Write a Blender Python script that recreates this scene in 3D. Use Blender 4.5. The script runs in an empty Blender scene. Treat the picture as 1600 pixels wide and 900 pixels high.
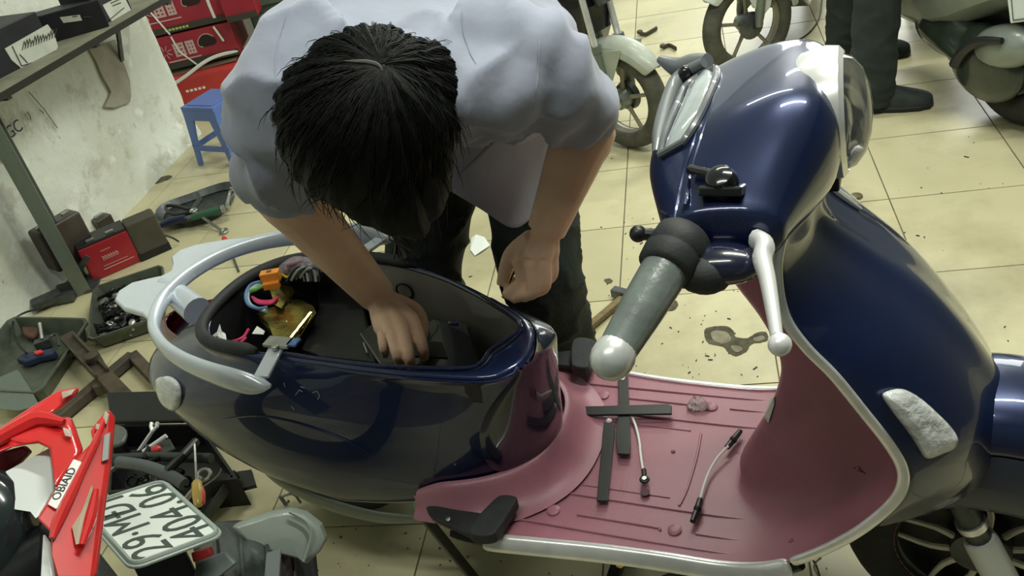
import bpy, bmesh, math, random
from mathutils import Vector, Matrix, noise as mnoise
from mathutils.bvhtree import BVHTree
random.seed(7)
SC = bpy.context.scene
COL = SC.collection

# ------------------------------------------------------------------ camera
FOC = 1433.75                      # focal length in pixels of the 1600x900 frame
CAM = Vector((0.27698, -2.134, 1.50817))
CM = (Matrix.Rotation(0.263604, 3, 'Z') @ Matrix.Rotation(0.994782, 3, 'X') @ Matrix.Rotation(-0.237411, 3, 'Z'))
cam_d = bpy.data.cameras.new('camera'); cam_o = bpy.data.objects.new('camera', cam_d); COL.objects.link(cam_o)
cam_d.sensor_width = 36.0; cam_d.lens = FOC / 1600 * 36.0; cam_d.clip_start = 0.02
cam_o.matrix_world = Matrix.Translation(CAM) @ CM.to_4x4()
SC.camera = cam_o

# ------------------------------------------------------------------ world, lamps, exposure
W = bpy.data.worlds.new('world'); SC.world = W; W.use_nodes = True
W.node_tree.nodes['Background'].inputs['Color'].default_value = (0.84, 0.92, 0.84, 1)
W.node_tree.nodes['Background'].inputs['Strength'].default_value = 0.72
def lamp(name, loc, target, sx, sy, power, color=(0.98, 1.0, 0.90)):
    l = bpy.data.lights.new(name, 'AREA'); l.shape = 'RECTANGLE'; l.size = sx; l.size_y = sy; l.energy = power; l.color = color
    o = bpy.data.objects.new(name, l); COL.objects.link(o); o.location = loc
    d = Vector(target) - Vector(loc); o.rotation_euler = d.to_track_quat('-Z', 'Y').to_euler(); return o
lamp('tube_lamp', (0.9, -0.5, 2.9), (0.9, -0.5, 0), 1.3, 0.10, 54)
lamp('tube_lamp', (0.1, 1.1, 2.9), (0.1, 1.1, 0), 1.3, 0.10, 36)
lamp('tube_lamp', (1.2, 2.9, 2.9), (1.2, 2.9, 0), 1.3, 0.10, 60)
lamp('tube_lamp', (-0.2, -1.75, 2.9), (-0.2, -1.75, 0), 1.3, 0.10, 20)
lamp('doorway_light', (1.9, 5.2, 1.9), (0.6, 0.0, 0.6), 3.0, 1.8, 90, (0.97, 1.0, 0.97))
SC.view_settings.view_transform = 'Standard'; SC.view_settings.look = 'None'
SC.view_settings.gamma = 1.0; SC.view_settings.use_curve_mapping = False
SC.view_settings.exposure = 0.0

# ------------------------------------------------------------------ pixel picks turned into points of the room
def ray(px, py): return CM @ Vector((px - 800, 450 - py, -FOC))
def at(px, py, z=0.0):
    d = ray(px, py); return CAM + d * ((z - CAM.z) / d.z)
def aty(px, py, y):
    d = ray(px, py); return CAM + d * ((y - CAM.y) / d.y)
def atx(px, py, x):
    d = ray(px, py); return CAM + d * ((x - CAM.x) / d.x)
def ad(px, py, dist): return CAM + ray(px, py).normalized() * dist
def hit(px, py, p0, nrm):
    d = ray(px, py); return CAM + d * ((Vector(p0) - CAM).dot(nrm) / d.dot(nrm))
# scooter frame: s forward, w to its left, z up
SO = Vector((-.206, -.825, 0)); STH = math.radians(-14)
SM = Matrix.Translation(SO) @ Matrix.Rotation(STH, 4, 'Z'); SMI = SM.inverted()
def sw(s, w, z): return SM @ Vector((s, w, z))
SN = SM.to_3x3() @ Vector((0, 1, 0)); SD = SM.to_3x3() @ Vector((1, 0, 0))
def lz(px, py, z): return SMI @ at(px, py, z)
def lw(px, py, w): return SMI @ hit(px, py, SO + SN * w, SN)
def ls(px, py, s): return SMI @ hit(px, py, SO + SD * s, SD)

# ------------------------------------------------------------------ materials
MATS = {}
def mat(name, col, rough=0.5, metal=0.0, var=0.0, scale=12.0, bump=0.0, bscale=60.0, coat=0.0, spec=0.5,
        trans=0.0, alpha=1.0, dirt=None, dscale=3.0, damt=0.5, rand=0.0, ior=1.45, sheen=0.0, rvar=0.0, stretch=None, world=False):
    if name in MATS: return MATS[name]
    m = bpy.data.materials.new(name); m.use_nodes = True; MATS[name] = m
    nt = m.node_tree; N = nt.nodes; L = nt.links; b = N['Principled BSDF']
    b.inputs['Base Color'].default_value = (*col, 1); b.inputs['Roughness'].default_value = rough
    b.inputs['Metallic'].default_value = metal; b.inputs['Coat Weight'].default_value = coat
    b.inputs['Coat Roughness'].default_value = 0.03
    b.inputs['Specular IOR Level'].default_value = spec; b.inputs['Transmission Weight'].default_value = trans
    b.inputs['Alpha'].default_value = alpha; b.inputs['IOR'].default_value = ior; b.inputs['Sheen Weight'].default_value = sheen
    tc = N.new('ShaderNodeTexCoord'); src = tc.outputs['Object']
    if world: src = N.new('ShaderNodeNewGeometry').outputs['Position']
    if stretch:
        mp = N.new('ShaderNodeMapping'); mp.inputs['Scale'].default_value = stretch; L.new(src, mp.inputs['Vector']); src = mp.outputs[0]
    cur = None
    if var > 0:
        n = N.new('ShaderNodeTexNoise'); n.inputs['Scale'].default_value = scale; n.inputs['Detail'].default_value = 5
        L.new(src, n.inputs['Vector'])
        r = N.new('ShaderNodeValToRGB'); r.color_ramp.elements[0].position = 0.3; r.color_ramp.elements[1].position = 0.7
        r.color_ramp.elements[0].color = (*[max(0, c * (1 - var)) for c in col], 1)
        r.color_ramp.elements[1].color = (*[min(1, c * (1 + var)) for c in col], 1)
        L.new(n.outputs['Fac'], r.inputs['Fac']); cur = r.outputs['Color']
        if rvar:
            mr = N.new('ShaderNodeMapRange'); mr.inputs['To Min'].default_value = max(0, rough - rvar); mr.inputs['To Max'].default_value = min(1, rough + rvar)
            L.new(n.outputs['Fac'], mr.inputs['Value']); L.new(mr.outputs[0], b.inputs['Roughness'])
    if dirt:
        n = N.new('ShaderNodeTexNoise'); n.inputs['Scale'].default_value = dscale; n.inputs['Detail'].default_value = 7; n.inputs['Roughness'].default_value = .65
        L.new(src, n.inputs['Vector'])
        r = N.new('ShaderNodeValToRGB'); r.color_ramp.elements[0].position = 0.48; r.color_ramp.elements[1].position = 0.72
        r.color_ramp.elements[0].color = (0, 0, 0, 1); r.color_ramp.elements[1].color = (damt, damt, damt, 1)
        L.new(n.outputs['Fac'], r.inputs['Fac'])
        mx = N.new('ShaderNodeMix'); mx.data_type = 'RGBA'
        L.new(r.outputs['Color'], mx.inputs['Factor'])
        if cur: L.new(cur, mx.inputs['A'])
        else: mx.inputs['A'].default_value = (*col, 1)
        mx.inputs['B'].default_value = (*dirt, 1); cur = mx.outputs['Result']
    if rand > 0:
        oi = N.new('ShaderNodeObjectInfo'); mr = N.new('ShaderNodeMapRange')
        mr.inputs['To Min'].default_value = 1 - rand; mr.inputs['To Max'].default_value = 1 + rand
        L.new(oi.outputs['Random'], mr.inputs['Value'])
        mx = N.new('ShaderNodeMix'); mx.data_type = 'RGBA'; mx.blend_type = 'MULTIPLY'; mx.inputs['Factor'].default_value = 1
        if cur: L.new(cur, mx.inputs['A'])
        else: mx.inputs['A'].default_value = (*col, 1)
        L.new(mr.outputs[0], mx.inputs['B']); cur = mx.outputs['Result']
    if cur: L.new(cur, b.inputs['Base Color'])
    if bump > 0:
        n = N.new('ShaderNodeTexNoise'); n.inputs['Scale'].default_value = bscale; n.inputs['Detail'].default_value = 4
        L.new(src, n.inputs['Vector'])
        bp = N.new('ShaderNodeBump'); bp.inputs['Strength'].default_value = bump; bp.inputs['Distance'].default_value = 0.01
        L.new(n.outputs['Fac'], bp.inputs['Height']); L.new(bp.outputs['Normal'], b.inputs['Normal'])
    return m

# ------------------------------------------------------------------ geometry helpers: every shape is (verts, faces)
def V3(p): return Vector(p)
def join(*ms):
    V, F = [], []
    for m in ms:
        o = len(V); V += [Vector(v) for v in m[0]]; F += [tuple(i + o for i in f) for f in m[1]]
    return V, F
def cr(pts, n=6, closed=False):
    P = [Vector(p) for p in pts]; k = len(P); out = []
    rng = range(k if closed else k - 1)
    for i in rng:
        if closed: a, b, c, d = P[(i - 1) % k], P[i], P[(i + 1) % k], P[(i + 2) % k]
        else: a, b, c, d = P[max(i - 1, 0)], P[i], P[i + 1], P[min(i + 2, k - 1)]
        for j in range(n):
            t = j / n
            out.append(.5 * ((2 * b) + (c - a) * t + (2 * a - 5 * b + 4 * c - d) * t * t + (3 * b - a - 3 * c + d) * t ** 3))
    if not closed: out.append(P[-1])
    return out
def crn(vals, n=6):                       # same for plain numbers
    return [v.x for v in cr([(v, 0, 0) for v in vals], n)]
def loft(rings, closed=True, cap0=False, cap1=False, cyc=False):
    V, F = [], []; n = len(rings[0])
    for r in rings: V += [Vector(p) for p in r]
    R = len(rings)
    for i in range(R if cyc else R - 1):
        a = i * n; b = ((i + 1) % R) * n
        for j in range(n if closed else n - 1):
            k = (j + 1) % n
            F.append((a + j, a + k, b + k, b + j))
    if cap0: F.append(tuple(reversed(range(n))))
    if cap1: F.append(tuple(range((R - 1) * n, R * n)))
    return V, F
def frames(P):
    T = []
    for i in range(len(P)):
        d = P[min(i + 1, len(P) - 1)] - P[max(i - 1, 0)]
        T.append(d.normalized() if d.length > 1e-9 else Vector((0, 0, 1)))
    u = T[0].cross(Vector((0, 0, 1)))
    if u.length < .1: u = T[0].cross(Vector((1, 0, 0)))
    u.normalize(); out = []
    for t in T:
        u = u - t * u.dot(t); u.normalize(); out.append((u.copy(), t.cross(u)))
    return out
def tube(path, r, n=10, smooth=0, caps=True, flat=1.0, closed=False, up=None):
    """sweep a round (or flattened) section along a path"""
    P = [Vector(p) for p in path]
    R = list(r) if hasattr(r, '__len__') else [r] * len(P)
    if smooth:
        R = crn(R, smooth) if not closed else [R[0]] * (len(P) * smooth); P = cr(P, smooth, closed)
    fr = frames(P)
    rings = []
    for i, p in enumerate(P):
        u, v = fr[i]
        if up is not None:
            t = u.cross(v); v = Vector(up) - t * Vector(up).dot(t); v.normalize(); u = v.cross(t)
        rings.append([p + u * math.cos(a) * R[i] * flat + v * math.sin(a) * R[i] for a in (2 * math.pi * j / n for j in range(n))])
    return loft(rings, True, caps and not closed, caps and not closed, closed)
def box(c, size, rz=0.0, R=None):
    M_ = R if R is not None else Matrix.Rotation(rz, 3, 'Z')
    c = Vector(c); h = [s / 2 for s in size]
    V = [c + M_ @ Vector((x * h[0], y * h[1], z * h[2])) for x in (-1, 1) for y in (-1, 1) for z in (-1, 1)]
    return V, [(0, 1, 3, 2), (4, 6, 7, 5), (0, 4, 5, 1), (2, 3, 7, 6), (0, 2, 6, 4), (1, 5, 7, 3)]
def bar(a, b, w, h, up=(0, 0, 1)):
    a, b = Vector(a), Vector(b); t = (b - a); L = t.length; t.normalize()
    u = Vector(up).cross(t)
    if u.length < 1e-4: u = Vector((1, 0, 0)).cross(t)
    u.normalize(); v = t.cross(u)
    R = Matrix((t, u, v)).transposed()
    return box((a + b) / 2, (L, w, h), R=R)
def prism(poly, th, o=(0, 0, 0), ex=(1, 0, 0), ey=(0, 1, 0)):
    o, ex, ey = Vector(o), Vector(ex), Vector(ey); ez = ex.cross(ey).normalized(); n = len(poly)
    V = [o + ex * x + ey * y - ez * th / 2 for x, y in poly] + [o + ex * x + ey * y + ez * th / 2 for x, y in poly]
    F = [tuple(reversed(range(n))), tuple(range(n, 2 * n))] + [(i, (i + 1) % n, n + (i + 1) % n, n + i) for i in range(n)]
    return V, F
def slab(pts, off):                       # thick plate from an outline of 3-D points, pushed by off
    n = len(pts); P = [Vector(p) for p in pts]; off = Vector(off)
    return P + [p + off for p in P], [tuple(reversed(range(n))), tuple(range(n, 2 * n))] + [(i, (i + 1) % n, n + (i + 1) % n, n + i) for i in range(n)]
def lathe(prof, o=(0, 0, 0), axis=(0, 0, 1), n=24, cap0=True, cap1=True, sq=None):
    a = Vector(axis).normalized(); u = a.orthogonal().normalized(); v = a.cross(u); o = Vector(o)
    rings = [[o + a * h + (u * math.cos(t) + v * math.sin(t)) * r for t in (2 * math.pi * j / n for j in range(n))] for r, h in prof]
    return loft(rings, True, cap0, cap1)
def ball(c, r, n=16, m=10, R=None):
    rr = r if hasattr(r, '__len__') else (r, r, r); c = Vector(c); R = R or Matrix.Identity(3)
    rings = []
    for i in range(m + 1):
        p = math.pi * i / m; p = min(max(p, .03), math.pi - .03)
        rings.append([c + R @ Vector((rr[0] * math.sin(p) * math.cos(t), rr[1] * math.sin(p) * math.sin(t), -rr[2] * math.cos(p))) for t in (2 * math.pi * j / n for j in range(n))])
    return loft(rings, True, True, True)
def ring(c, R_, r, axis=(0, 0, 1), n=32, m=8):
    a = Vector(axis).normalized(); u = a.orthogonal().normalized(); v = a.cross(u); c = Vector(c)
    rings = []
    for i in range(n):
        t = 2 * math.pi * i / n; d = u * math.cos(t) + v * math.sin(t)
        rings.append([c + d * (R_ + r * math.cos(q)) + a * r * math.sin(q) for q in (2 * math.pi * j / m for j in range(m))])
    return loft(rings, True, cyc=True)
def text(s, size, o, ex, ey, th=0.0006):
    cu = bpy.data.curves.new('t', 'FONT'); cu.body = s; cu.size = size; cu.extrude = th; cu.align_x = 'CENTER'; cu.align_y = 'CENTER'; cu.resolution_u = 3
    ob = bpy.data.objects.new('t', cu); COL.objects.link(ob)
    dg = bpy.context.evaluated_depsgraph_get(); me = bpy.data.meshes.new_from_object(ob.evaluated_get(dg))
    ex = Vector(ex).normalized(); ey = Vector(ey); ey = (ey - ex * ex.dot(ey)).normalized(); ez = ex.cross(ey); o = Vector(o)
    V = [o + ex * v.co.x + ey * v.co.y + ez * v.co.z for v in me.vertices]; F = [tuple(p.vertices) for p in me.polygons]
    bpy.data.objects.remove(ob); bpy.data.curves.remove(cu); bpy.data.meshes.remove(me)
    return V, F
def fix(me):
    bm = bmesh.new(); bm.from_mesh(me); bmesh.ops.recalc_face_normals(bm, faces=bm.faces); bm.to_mesh(me); bm.free()
def obj(name, vf, m, parent=None, smooth=True, bev=0, sub=0, sol=0, ang=35, label=None, cat=None, group=None, kind=None, bseg=2, facing=None):
    me = bpy.data.meshes.new(name); me.from_pydata([tuple(v) for v in vf[0]], [], vf[1]); fix(me)
    if m: me.materials.append(m)
    o = bpy.data.objects.new(name, me); COL.objects.link(o)
    if parent: o.parent = parent
    if smooth:
        for p in me.polygons: p.use_smooth = True
        try: me.set_sharp_from_angle(angle=math.radians(ang))
        except Exception: pass
    if sol:
        md = o.modifiers.new('sol', 'SOLIDIFY'); md.thickness = sol; md.offset = -1
        if facing is not None and sum((p.normal * p.area for p in me.polygons), Vector()).dot(Vector(facing)) < 0: me.flip_normals()
    if bev:
        md = o.modifiers.new('bev', 'BEVEL'); md.width = bev; md.segments = bseg; md.limit_method = 'ANGLE'; md.angle_limit = math.radians(40)
    if sub:
        md = o.modifiers.new('sub', 'SUBSURF'); md.levels = sub; md.render_levels = sub
    return tag(o, label, cat, group, kind)
def tag(o, label=None, cat=None, group=None, kind=None):
    if label: o['label'] = label
    if cat: o['category'] = cat
    if group: o['group'] = group
    if kind: o['kind'] = kind
    return o
def thing(name, loc, label, cat, rz=0.0, group=None):
    o = bpy.data.objects.new(name, None); COL.objects.link(o); o.location = loc; o.rotation_euler = (0, 0, rz); o.empty_display_size = .05
    return tag(o, label, cat, group)
def local(o, vf):                          # room coordinates -> the thing's own
    Mi = (Matrix.Translation(o.location) @ o.rotation_euler.to_matrix().to_4x4()).inverted()
    return [Mi @ Vector(v) for v in vf[0]], vf[1]
def bake(vf, voxel, smooth_it=4, decim=None):
    """melt overlapping closed shapes into one continuous surface"""
    me = bpy.data.meshes.new('b'); me.from_pydata([tuple(v) for v in vf[0]], [], vf[1]); fix(me)
    o = bpy.data.objects.new('b', me); COL.objects.link(o)
    md = o.modifiers.new('r', 'REMESH'); md.mode = 'VOXEL'; md.voxel_size = voxel
    if smooth_it:
        sm = o.modifiers.new('s', 'SMOOTH'); sm.factor = .5; sm.iterations = smooth_it
    dg = bpy.context.evaluated_depsgraph_get(); m2 = bpy.data.meshes.new_from_object(o.evaluated_get(dg))
    V = [v.co.copy() for v in m2.vertices]; F = [tuple(p.vertices) for p in m2.polygons]
    bpy.data.objects.remove(o); bpy.data.meshes.remove(me); bpy.data.meshes.remove(m2)
    return V, F

# ================================================================== SETTING
T = 0.4
m_grout = mat('grout', (.16, .14, .09), .9, var=.3, scale=9)
m_tile = mat('floor tile', (.57, .53, .335), .33, var=.09, scale=3, dirt=(.22, .19, .10), dscale=1.7, damt=.62, rand=.06, bump=.05, bscale=25, rvar=.08, world=True)
floor = obj('floor', box((.6, 1.0, -.03), (7.0, 8.2, .05)), m_grout, smooth=False, kind='structure')
tv = box((0, 0, 0), (T - .004, T - .004, .012))
tile_me = None
for ix in range(-6, 9):
    for iy in range(-4, 12):
        cx, cy = (ix + .5) * T, (iy + .5) * T
        if tile_me is None:
            o = obj('tile', tv, m_tile, floor, smooth=False, bev=.0012, bseg=1); tile_me = o.data
        else:
            o = bpy.data.objects.new('tile', tile_me); COL.objects.link(o); o.parent = floor
        o.location = (cx, cy, -.0065 + random.uniform(-.0004, .0004)); o.rotation_euler = (random.uniform(-.001, .001), random.uniform(-.001, .001), 0)
m_paint = mat('room paint', (.55, .57, .50), .85, var=.08, scale=2)
obj('ceiling', box((.6, 1.5, 3.05), (7.0, 9.0, .06)), m_paint, smooth=False, kind='structure')
obj('wall_back', box((.6, -3.03, 1.5), (7.0, .06, 3.1)), mat('dim wall paint', (.10, .11, .10), .85, var=.1, scale=2), smooth=False, kind='structure')
obj('wall_right', box((4.13, 1.5, 1.5), (.06, 9.0, 3.1)), mat('dim wall paint', (.1, .11, .1)), smooth=False, kind='structure')
obj('wall_corner', box((-2.45, 2.85, 1.5), (1.4, .06, 3.1)), m_paint, smooth=False, kind='structure')
# plaster wall on the left, ends at a corner
def wall_material():
    m = bpy.data.materials.new('old plaster'); m.use_nodes = True; nt = m.node_tree; N = nt.nodes; L = nt.links; b = N['Principled BSDF']
    b.inputs['Roughness'].default_value = .8
    tc = N.new('ShaderNodeTexCoord')
    def nz(sc, det=6, ro=.6):
        n = N.new('ShaderNodeTexNoise'); n.inputs['Scale'].default_value = sc; n.inputs['Detail'].default_value = det; n.inputs['Roughness'].default_value = ro
        L.new(tc.outputs['Object'], n.inputs['Vector']); return n.outputs['Fac']
    def ramp(src, a, b_, ca, cb):
        r = N.new('ShaderNodeValToRGB'); r.color_ramp.elements[0].position = a; r.color_ramp.elements[1].position = b_
        r.color_ramp.elements[0].color = ca; r.color_ramp.elements[1].color = cb; L.new(src, r.inputs['Fac']); return r.outputs['Color']
    def mix(f, a, b_):
        x = N.new('ShaderNodeMix'); x.data_type = 'RGBA'; L.new(f, x.inputs['Factor'])
        if isinstance(a, tuple): x.inputs['A'].default_value = a
        else: L.new(a, x.inputs['A'])
        if isinstance(b_, tuple): x.inputs['B'].default_value = b_
        else: L.new(b_, x.inputs['B'])
        return x.outputs['Result']
    base = ramp(nz(2.2), .35, .65, (.60, .62, .52, 1), (.78, .82, .74, 1))
    f1 = ramp(nz(5.5, 9, .7), .52, .62, (0, 0, 0, 1), (.55, .55, .55, 1))
    c = mix(f1, base, (.40, .38, .29, 1))
    f2 = ramp(nz(26, 6, .7), .64, .70, (0, 0, 0, 1), (.6, .6, .6, 1))
    c = mix(f2, c, (.22, .21, .16, 1))
    f3 = ramp(nz(8, 3), .62, .70, (0, 0, 0, 1), (.8, .8, .8, 1))
    c = mix(f3, c, (.86, .88, .82, 1))
    L.new(c, b.inputs['Base Color'])
    bp = N.new('ShaderNodeBump'); bp.inputs['Strength'].default_value = .6; bp.inputs['Distance'].default_value = .012
    L.new(nz(14, 8, .65), bp.inputs['Height']); L.new(bp.outputs['Normal'], b.inputs['Normal'])
    return m
m_wall = wall_material()
m_patch = mat('bare plaster', (.33, .31, .23), .85, var=.18, scale=9, bump=.2, bscale=30)
# the wall face is a lumpy sheet with crumbling relief near its corner
WX = -2.105; rows = []
for i in range(61):
    y = -1.6 + 3.28 * i / 60; row = []
    if i == 0: y = -3.0
    for j in range(51):
        z = 2.0 * j / 50
        cr_ = max(0, min(1, (y - .6) / .9)) * max(0, 1 - z / 1.1)
        n = mnoise.noise(Vector((y * 7, z * 7, 1.3))) * .5 + mnoise.noise(Vector((y * 17, z * 17, 4))) * .35
        row.append((WX + n * (.004 + .016 * cr_) + (.025 * max(0, .12 - z) / .12 if y > .2 else 0), y + (n * .025 if i == 60 else 0), z))
    rows.append(row)
rows.append([(WX - .02, y_ + .012, z_) for (x_, y_, z_) in rows[-1]]); rows.append([(WX - .28, 1.68, z_) for (x_, y_, z_) in rows[-1]])
wall = obj('wall_left', loft(rows, closed=False), m_wall, kind='structure', ang=60)
def wallpts(pts, off=.006): return [atx(x, y, WX + off) for x, y in pts]
pts = wallpts([(140, 78), (180, 62), (186, 80), (196, 105), (203, 125), (205, 150), (203, 160), (180, 168), (164, 167), (172, 150), (174, 143), (160, 118), (150, 95)], .012)
obj('plaster_scar', slab(pts, (-.02, 0, 0)), m_patch, wall, smooth=False, label='bare brown patch where the plaster fell off')
pts = wallpts([(0, 233), (12, 240), (20, 252), (8, 250), (0, 246)], .012)
obj('plaster_scar', slab(pts, (-.02, 0, 0)), mat('pink scar', (.45, .30, .24), .9, var=.2), wall, smooth=False)
m_ink = mat('black ink', (.03, .03, .03), .6)
c = atx(16, 207, WX + .014); e1 = (atx(31, 196, WX + .014) - atx(2, 218, WX + .014)).normalized()
obj('wall_writing', text('DGC', .062, c, e1, (0, 0, 1)), m_ink, wall, smooth=False, label='black handwritten letters on the wall')
for a, b_ in (((45, 143), (90, 200)), ((42, 175), (48, 187)), ((62, 172), (68, 178))):
    obj('wall_crack', tube(wallpts([a, ((a[0] + b_[0]) / 2 + 2, (a[1] + b_[1]) / 2), b_], .009), .0014, 5), m_ink, wall)
# floor damage: pits with ragged rims
m_pit = mat('pit mortar', (.095, .088, .055), .9, var=.45, scale=30, bump=.6, bscale=80)
m_pitl = mat('pit cement', (.24, .225, .155), .9, var=.25, scale=40)
def blot(pts, z, m, name='floor_pit', lab=None):
    P = cr([at(x, y, z) for x, y in pts], 3, True)
    P = [p + Vector((random.uniform(-1, 1), random.uniform(-1, 1), 0)) * .0012 for p in P]
    obj(name, slab(P, (0, 0, -.003)), m, floor, smooth=False, label=lab)
blot([(1100, 520), (1108, 511), (1135, 510), (1146, 517), (1150, 526), (1168, 528), (1180, 521), (1196, 518), (1200, 530), (1188, 535), (1175, 537), (1165, 549), (1150, 556), (1136, 549), (1130, 541), (1108, 536)], .0012, m_pit, lab='dark broken pit in the tile')
blot([(1110, 521), (1120, 516), (1136, 520), (1142, 530), (1132, 537), (1116, 533)], .002, m_pitl)
blot([(1142, 541), (1154, 540), (1160, 546), (1150, 550)], .002, m_pitl)
blot([(1178, 528), (1192, 524), (1194, 530), (1180, 533)], .002, m_pitl)
blot([(1043, 470), (1055, 469), (1060, 476), (1052, 485), (1042, 484)], .0012, m_pit)
blot([(944, 437), (952, 435), (957, 439), (950, 443)], .0012, m_pit)
blot([(1536, 263), (1558, 262), (1560, 265), (1540, 267)], .0012, m_pit) if False else None
blot([(238, 282), (262, 274), (268, 277), (244, 287)], .0012, m_pit)
grit = []
for i in range(150):
    x, y = random.uniform(930, 1590), random.uniform(200, 600)
    if random.random() < .55: x, y = random.uniform(935, 1220), random.uniform(340, 600)
    p = at(x, y, .001); a = random.uniform(0, 6.28); q = random.uniform(.0008, .0028)
    grit.append(box(p, (q * random.uniform(1, 3), q, .0015), a))
for i in range(60):
    p = at(random.uniform(420, 1300), random.uniform(790, 900), .001); q = random.uniform(.0008, .003)
    grit.append(box(p, (q * random.uniform(1, 2.5), q, .0015), random.uniform(0, 6)))
for x, y, l in ((1017, 357, 5), (1139, 498, 5), (1048, 512, 4), (1060, 518, 2), (1105, 556, 6), (1110, 562, 6), (1002, 380, 6), (1006, 584, 4), (1077, 582, 4), (1180, 575, 7), (1510, 245, 8), (1434, 368, 5), (640, 350, 4), (720, 405, 6), (735, 432, 6)):
    grit.append(box(at(x, y, .001), (l * .0019, .003, .0018), random.uniform(-1, 1)))
obj('floor_grit', join(*grit), m_ink, floor, smooth=False, kind='stuff')

# ================================================================== THE BLUE SCOOTER
m_blue = mat('navy paint', (.007, .017, .070), .30, metal=.40, coat=1.0, var=.06, scale=30)
m_navy = mat('navy with dark reflection', (.008, .010, .032), .22, coat=1.0)  # same navy paint, darkened in its colour for reflected dark surroundings
m_maroon = mat('maroon plastic', (.335, .138, .178), .38, var=.07, scale=9, dirt=(.40, .235, .255), dscale=6, damt=.25, bump=.06, bscale=220, rvar=.08)
m_chrome = mat('chrome trim', (.90, .92, .91), .24, metal=.55, var=.12, scale=25)
m_silver = mat('silver paint', (.60, .66, .73), .34, metal=.35, coat=.5, var=.05, scale=20)
m_black = mat('black plastic', (.012, .013, .014), .38, var=.2, scale=25)
m_blackg = mat('glossy black plastic', (.010, .012, .014), .16, coat=.4)
m_rub = mat('black rubber', (.022, .024, .026), .62, var=.2, scale=40, bump=.08, bscale=200)
m_greyin = mat('grey inner plastic', (.27, .255, .24), .22, coat=.9, var=.12, scale=7)
m_steel = mat('worn steel', (.45, .46, .44), .35, metal=.9, var=.2, scale=30)
m_dsteel = mat('dark steel', (.10, .11, .11), .45, metal=.7, var=.3, scale=25)
m_lens = mat('clear lens', (.80, .83, .82), .10, trans=.18, coat=.6, var=.18, scale=26, bump=.7, bscale=45)
m_red_lens = mat('red lens', (.30, .02, .025), .12, trans=.25, coat=.8, var=.3, scale=14)
m_white = mat('white plastic', (.78, .80, .78), .4, var=.05)

scooter = thing('scooter', SO, 'dark blue electric scooter with its seat removed and a maroon footboard', 'scooter', STH)
K = scooter
# ---- rear body: rings from rim down; plan outline differs toward tail and nose
def plan(sB, sF, b, zf, n=72, e=2.5, eb=2.1, shift=0.0):
    sc = (sB + sF) / 2 + shift; out = []
    for j in range(n):
        t = 2 * math.pi * j / n; c, s_ = math.cos(t), math.sin(t)
        ex = e if c > 0 else eb; a = (sF - sc) if c > 0 else (sc - sB)
        s = sc + a * math.copysign(abs(c) ** (2 / ex), c); w = b * math.copysign(abs(s_) ** (2 / ex), s_)
        out.append(Vector((s, w, zf(s, w))))
    return out
def zb(pts):
    def f(s, w):
        for (a, za), (b, zb_) in zip(pts, pts[1:]):
            if s <= b: return za + (zb_ - za) * max(0, min(1, (s - a) / (b - a)))
        return pts[-1][1]
    return f
def poly_dir(P, c, ang):
    """where a ray from c at this angle leaves the outline P (plan view)"""
    d = Vector((math.cos(ang), math.sin(ang), 0)); best = None
    for i in range(len(P)):
        p, q = P[i], P[(i + 1) % len(P)]; e = q - p; den = d.x * e.y - d.y * e.x
        if abs(den) < 1e-9: continue
        w_ = p - c; t = (w_.x * e.y - w_.y * e.x) / den; u = (w_.x * d.y - w_.y * d.x) / den
        if t > 0 and -1e-6 <= u <= 1 + 1e-6 and (best is None or t > best): best = t
    return c + d * (best if best else .1)
RIMC = Vector((-.15, 0, .588))
rim_px = [(306, 533), (330, 546), (380, 553), (430, 560), (500, 568), (560, 577), (650, 587), (723, 592), (770, 591), (800, 579), (818, 566), (830, 545), (832, 515), (822, 495), (790, 476), (740, 449), (690, 427), (640, 411), (600, 405), (560, 402), (520, 401), (480, 404), (440, 413), (400, 430), (370, 449), (340, 475), (316, 500), (304, 518)]
inn_px = [(345, 537), (380, 545), (430, 552), (500, 562), (600, 574), (700, 579), (742, 576), (756, 563), (765, 550), (790, 535), (812, 515), (808, 505), (785, 488), (740, 461), (690, 437), (640, 421), (600, 412), (560, 409), (520, 407), (480, 409), (440, 417), (400, 434), (366, 458), (343, 482), (330, 504), (332, 524)]
RIM = cr([lz(x, y, .588) for x, y in rim_px], 4, True); INN = cr([lz(x, y, .588) for x, y in inn_px], 4, True)
NA = 96
def base_ring(b=0): return plan(-.60, .19, .19, lambda s, w: 0, n=NA)
ANG = [math.atan2(p.y, p.x + .15) for p in base_ring()]
def from_poly(P, z, grow=0.0):
    out = []
    for a in ANG:
        q = poly_dir(P, Vector((RIMC.x, RIMC.y, P[0].z)), a); d = Vector((math.cos(a), math.sin(a), 0))
        q = q + d * grow; out.append(Vector((q.x, q.y, z)))
    return out
lv = [(-.548, .205, .180, zb([(-.5, .566), (.2, .556)])),
      (-.622, .199, .190, zb([(-.55, .532), (.2, .515)])),
      (-.695, .192, .198, zb([(-.6, .496), (.2, .465)])),
      (-.745, .186, .204, zb([(-.62, .460), (-.35, .425), (.2, .415)])),
      (-.757, .180, .206, zb([(-.62, .430), (-.45, .380), (-.2, .355), (.2, .365)])),
      (-.742, .170, .201, zb([(-.66, .408), (-.55, .350), (-.40, .305), (-.25, .278), (.2, .315)])),
      (-.712, .158, .188, zb([(-.64, .395), (-.55, .325), (-.40, .272), (-.25, .238), (0, .262), (.2, .29)]))]
outer = []
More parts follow.
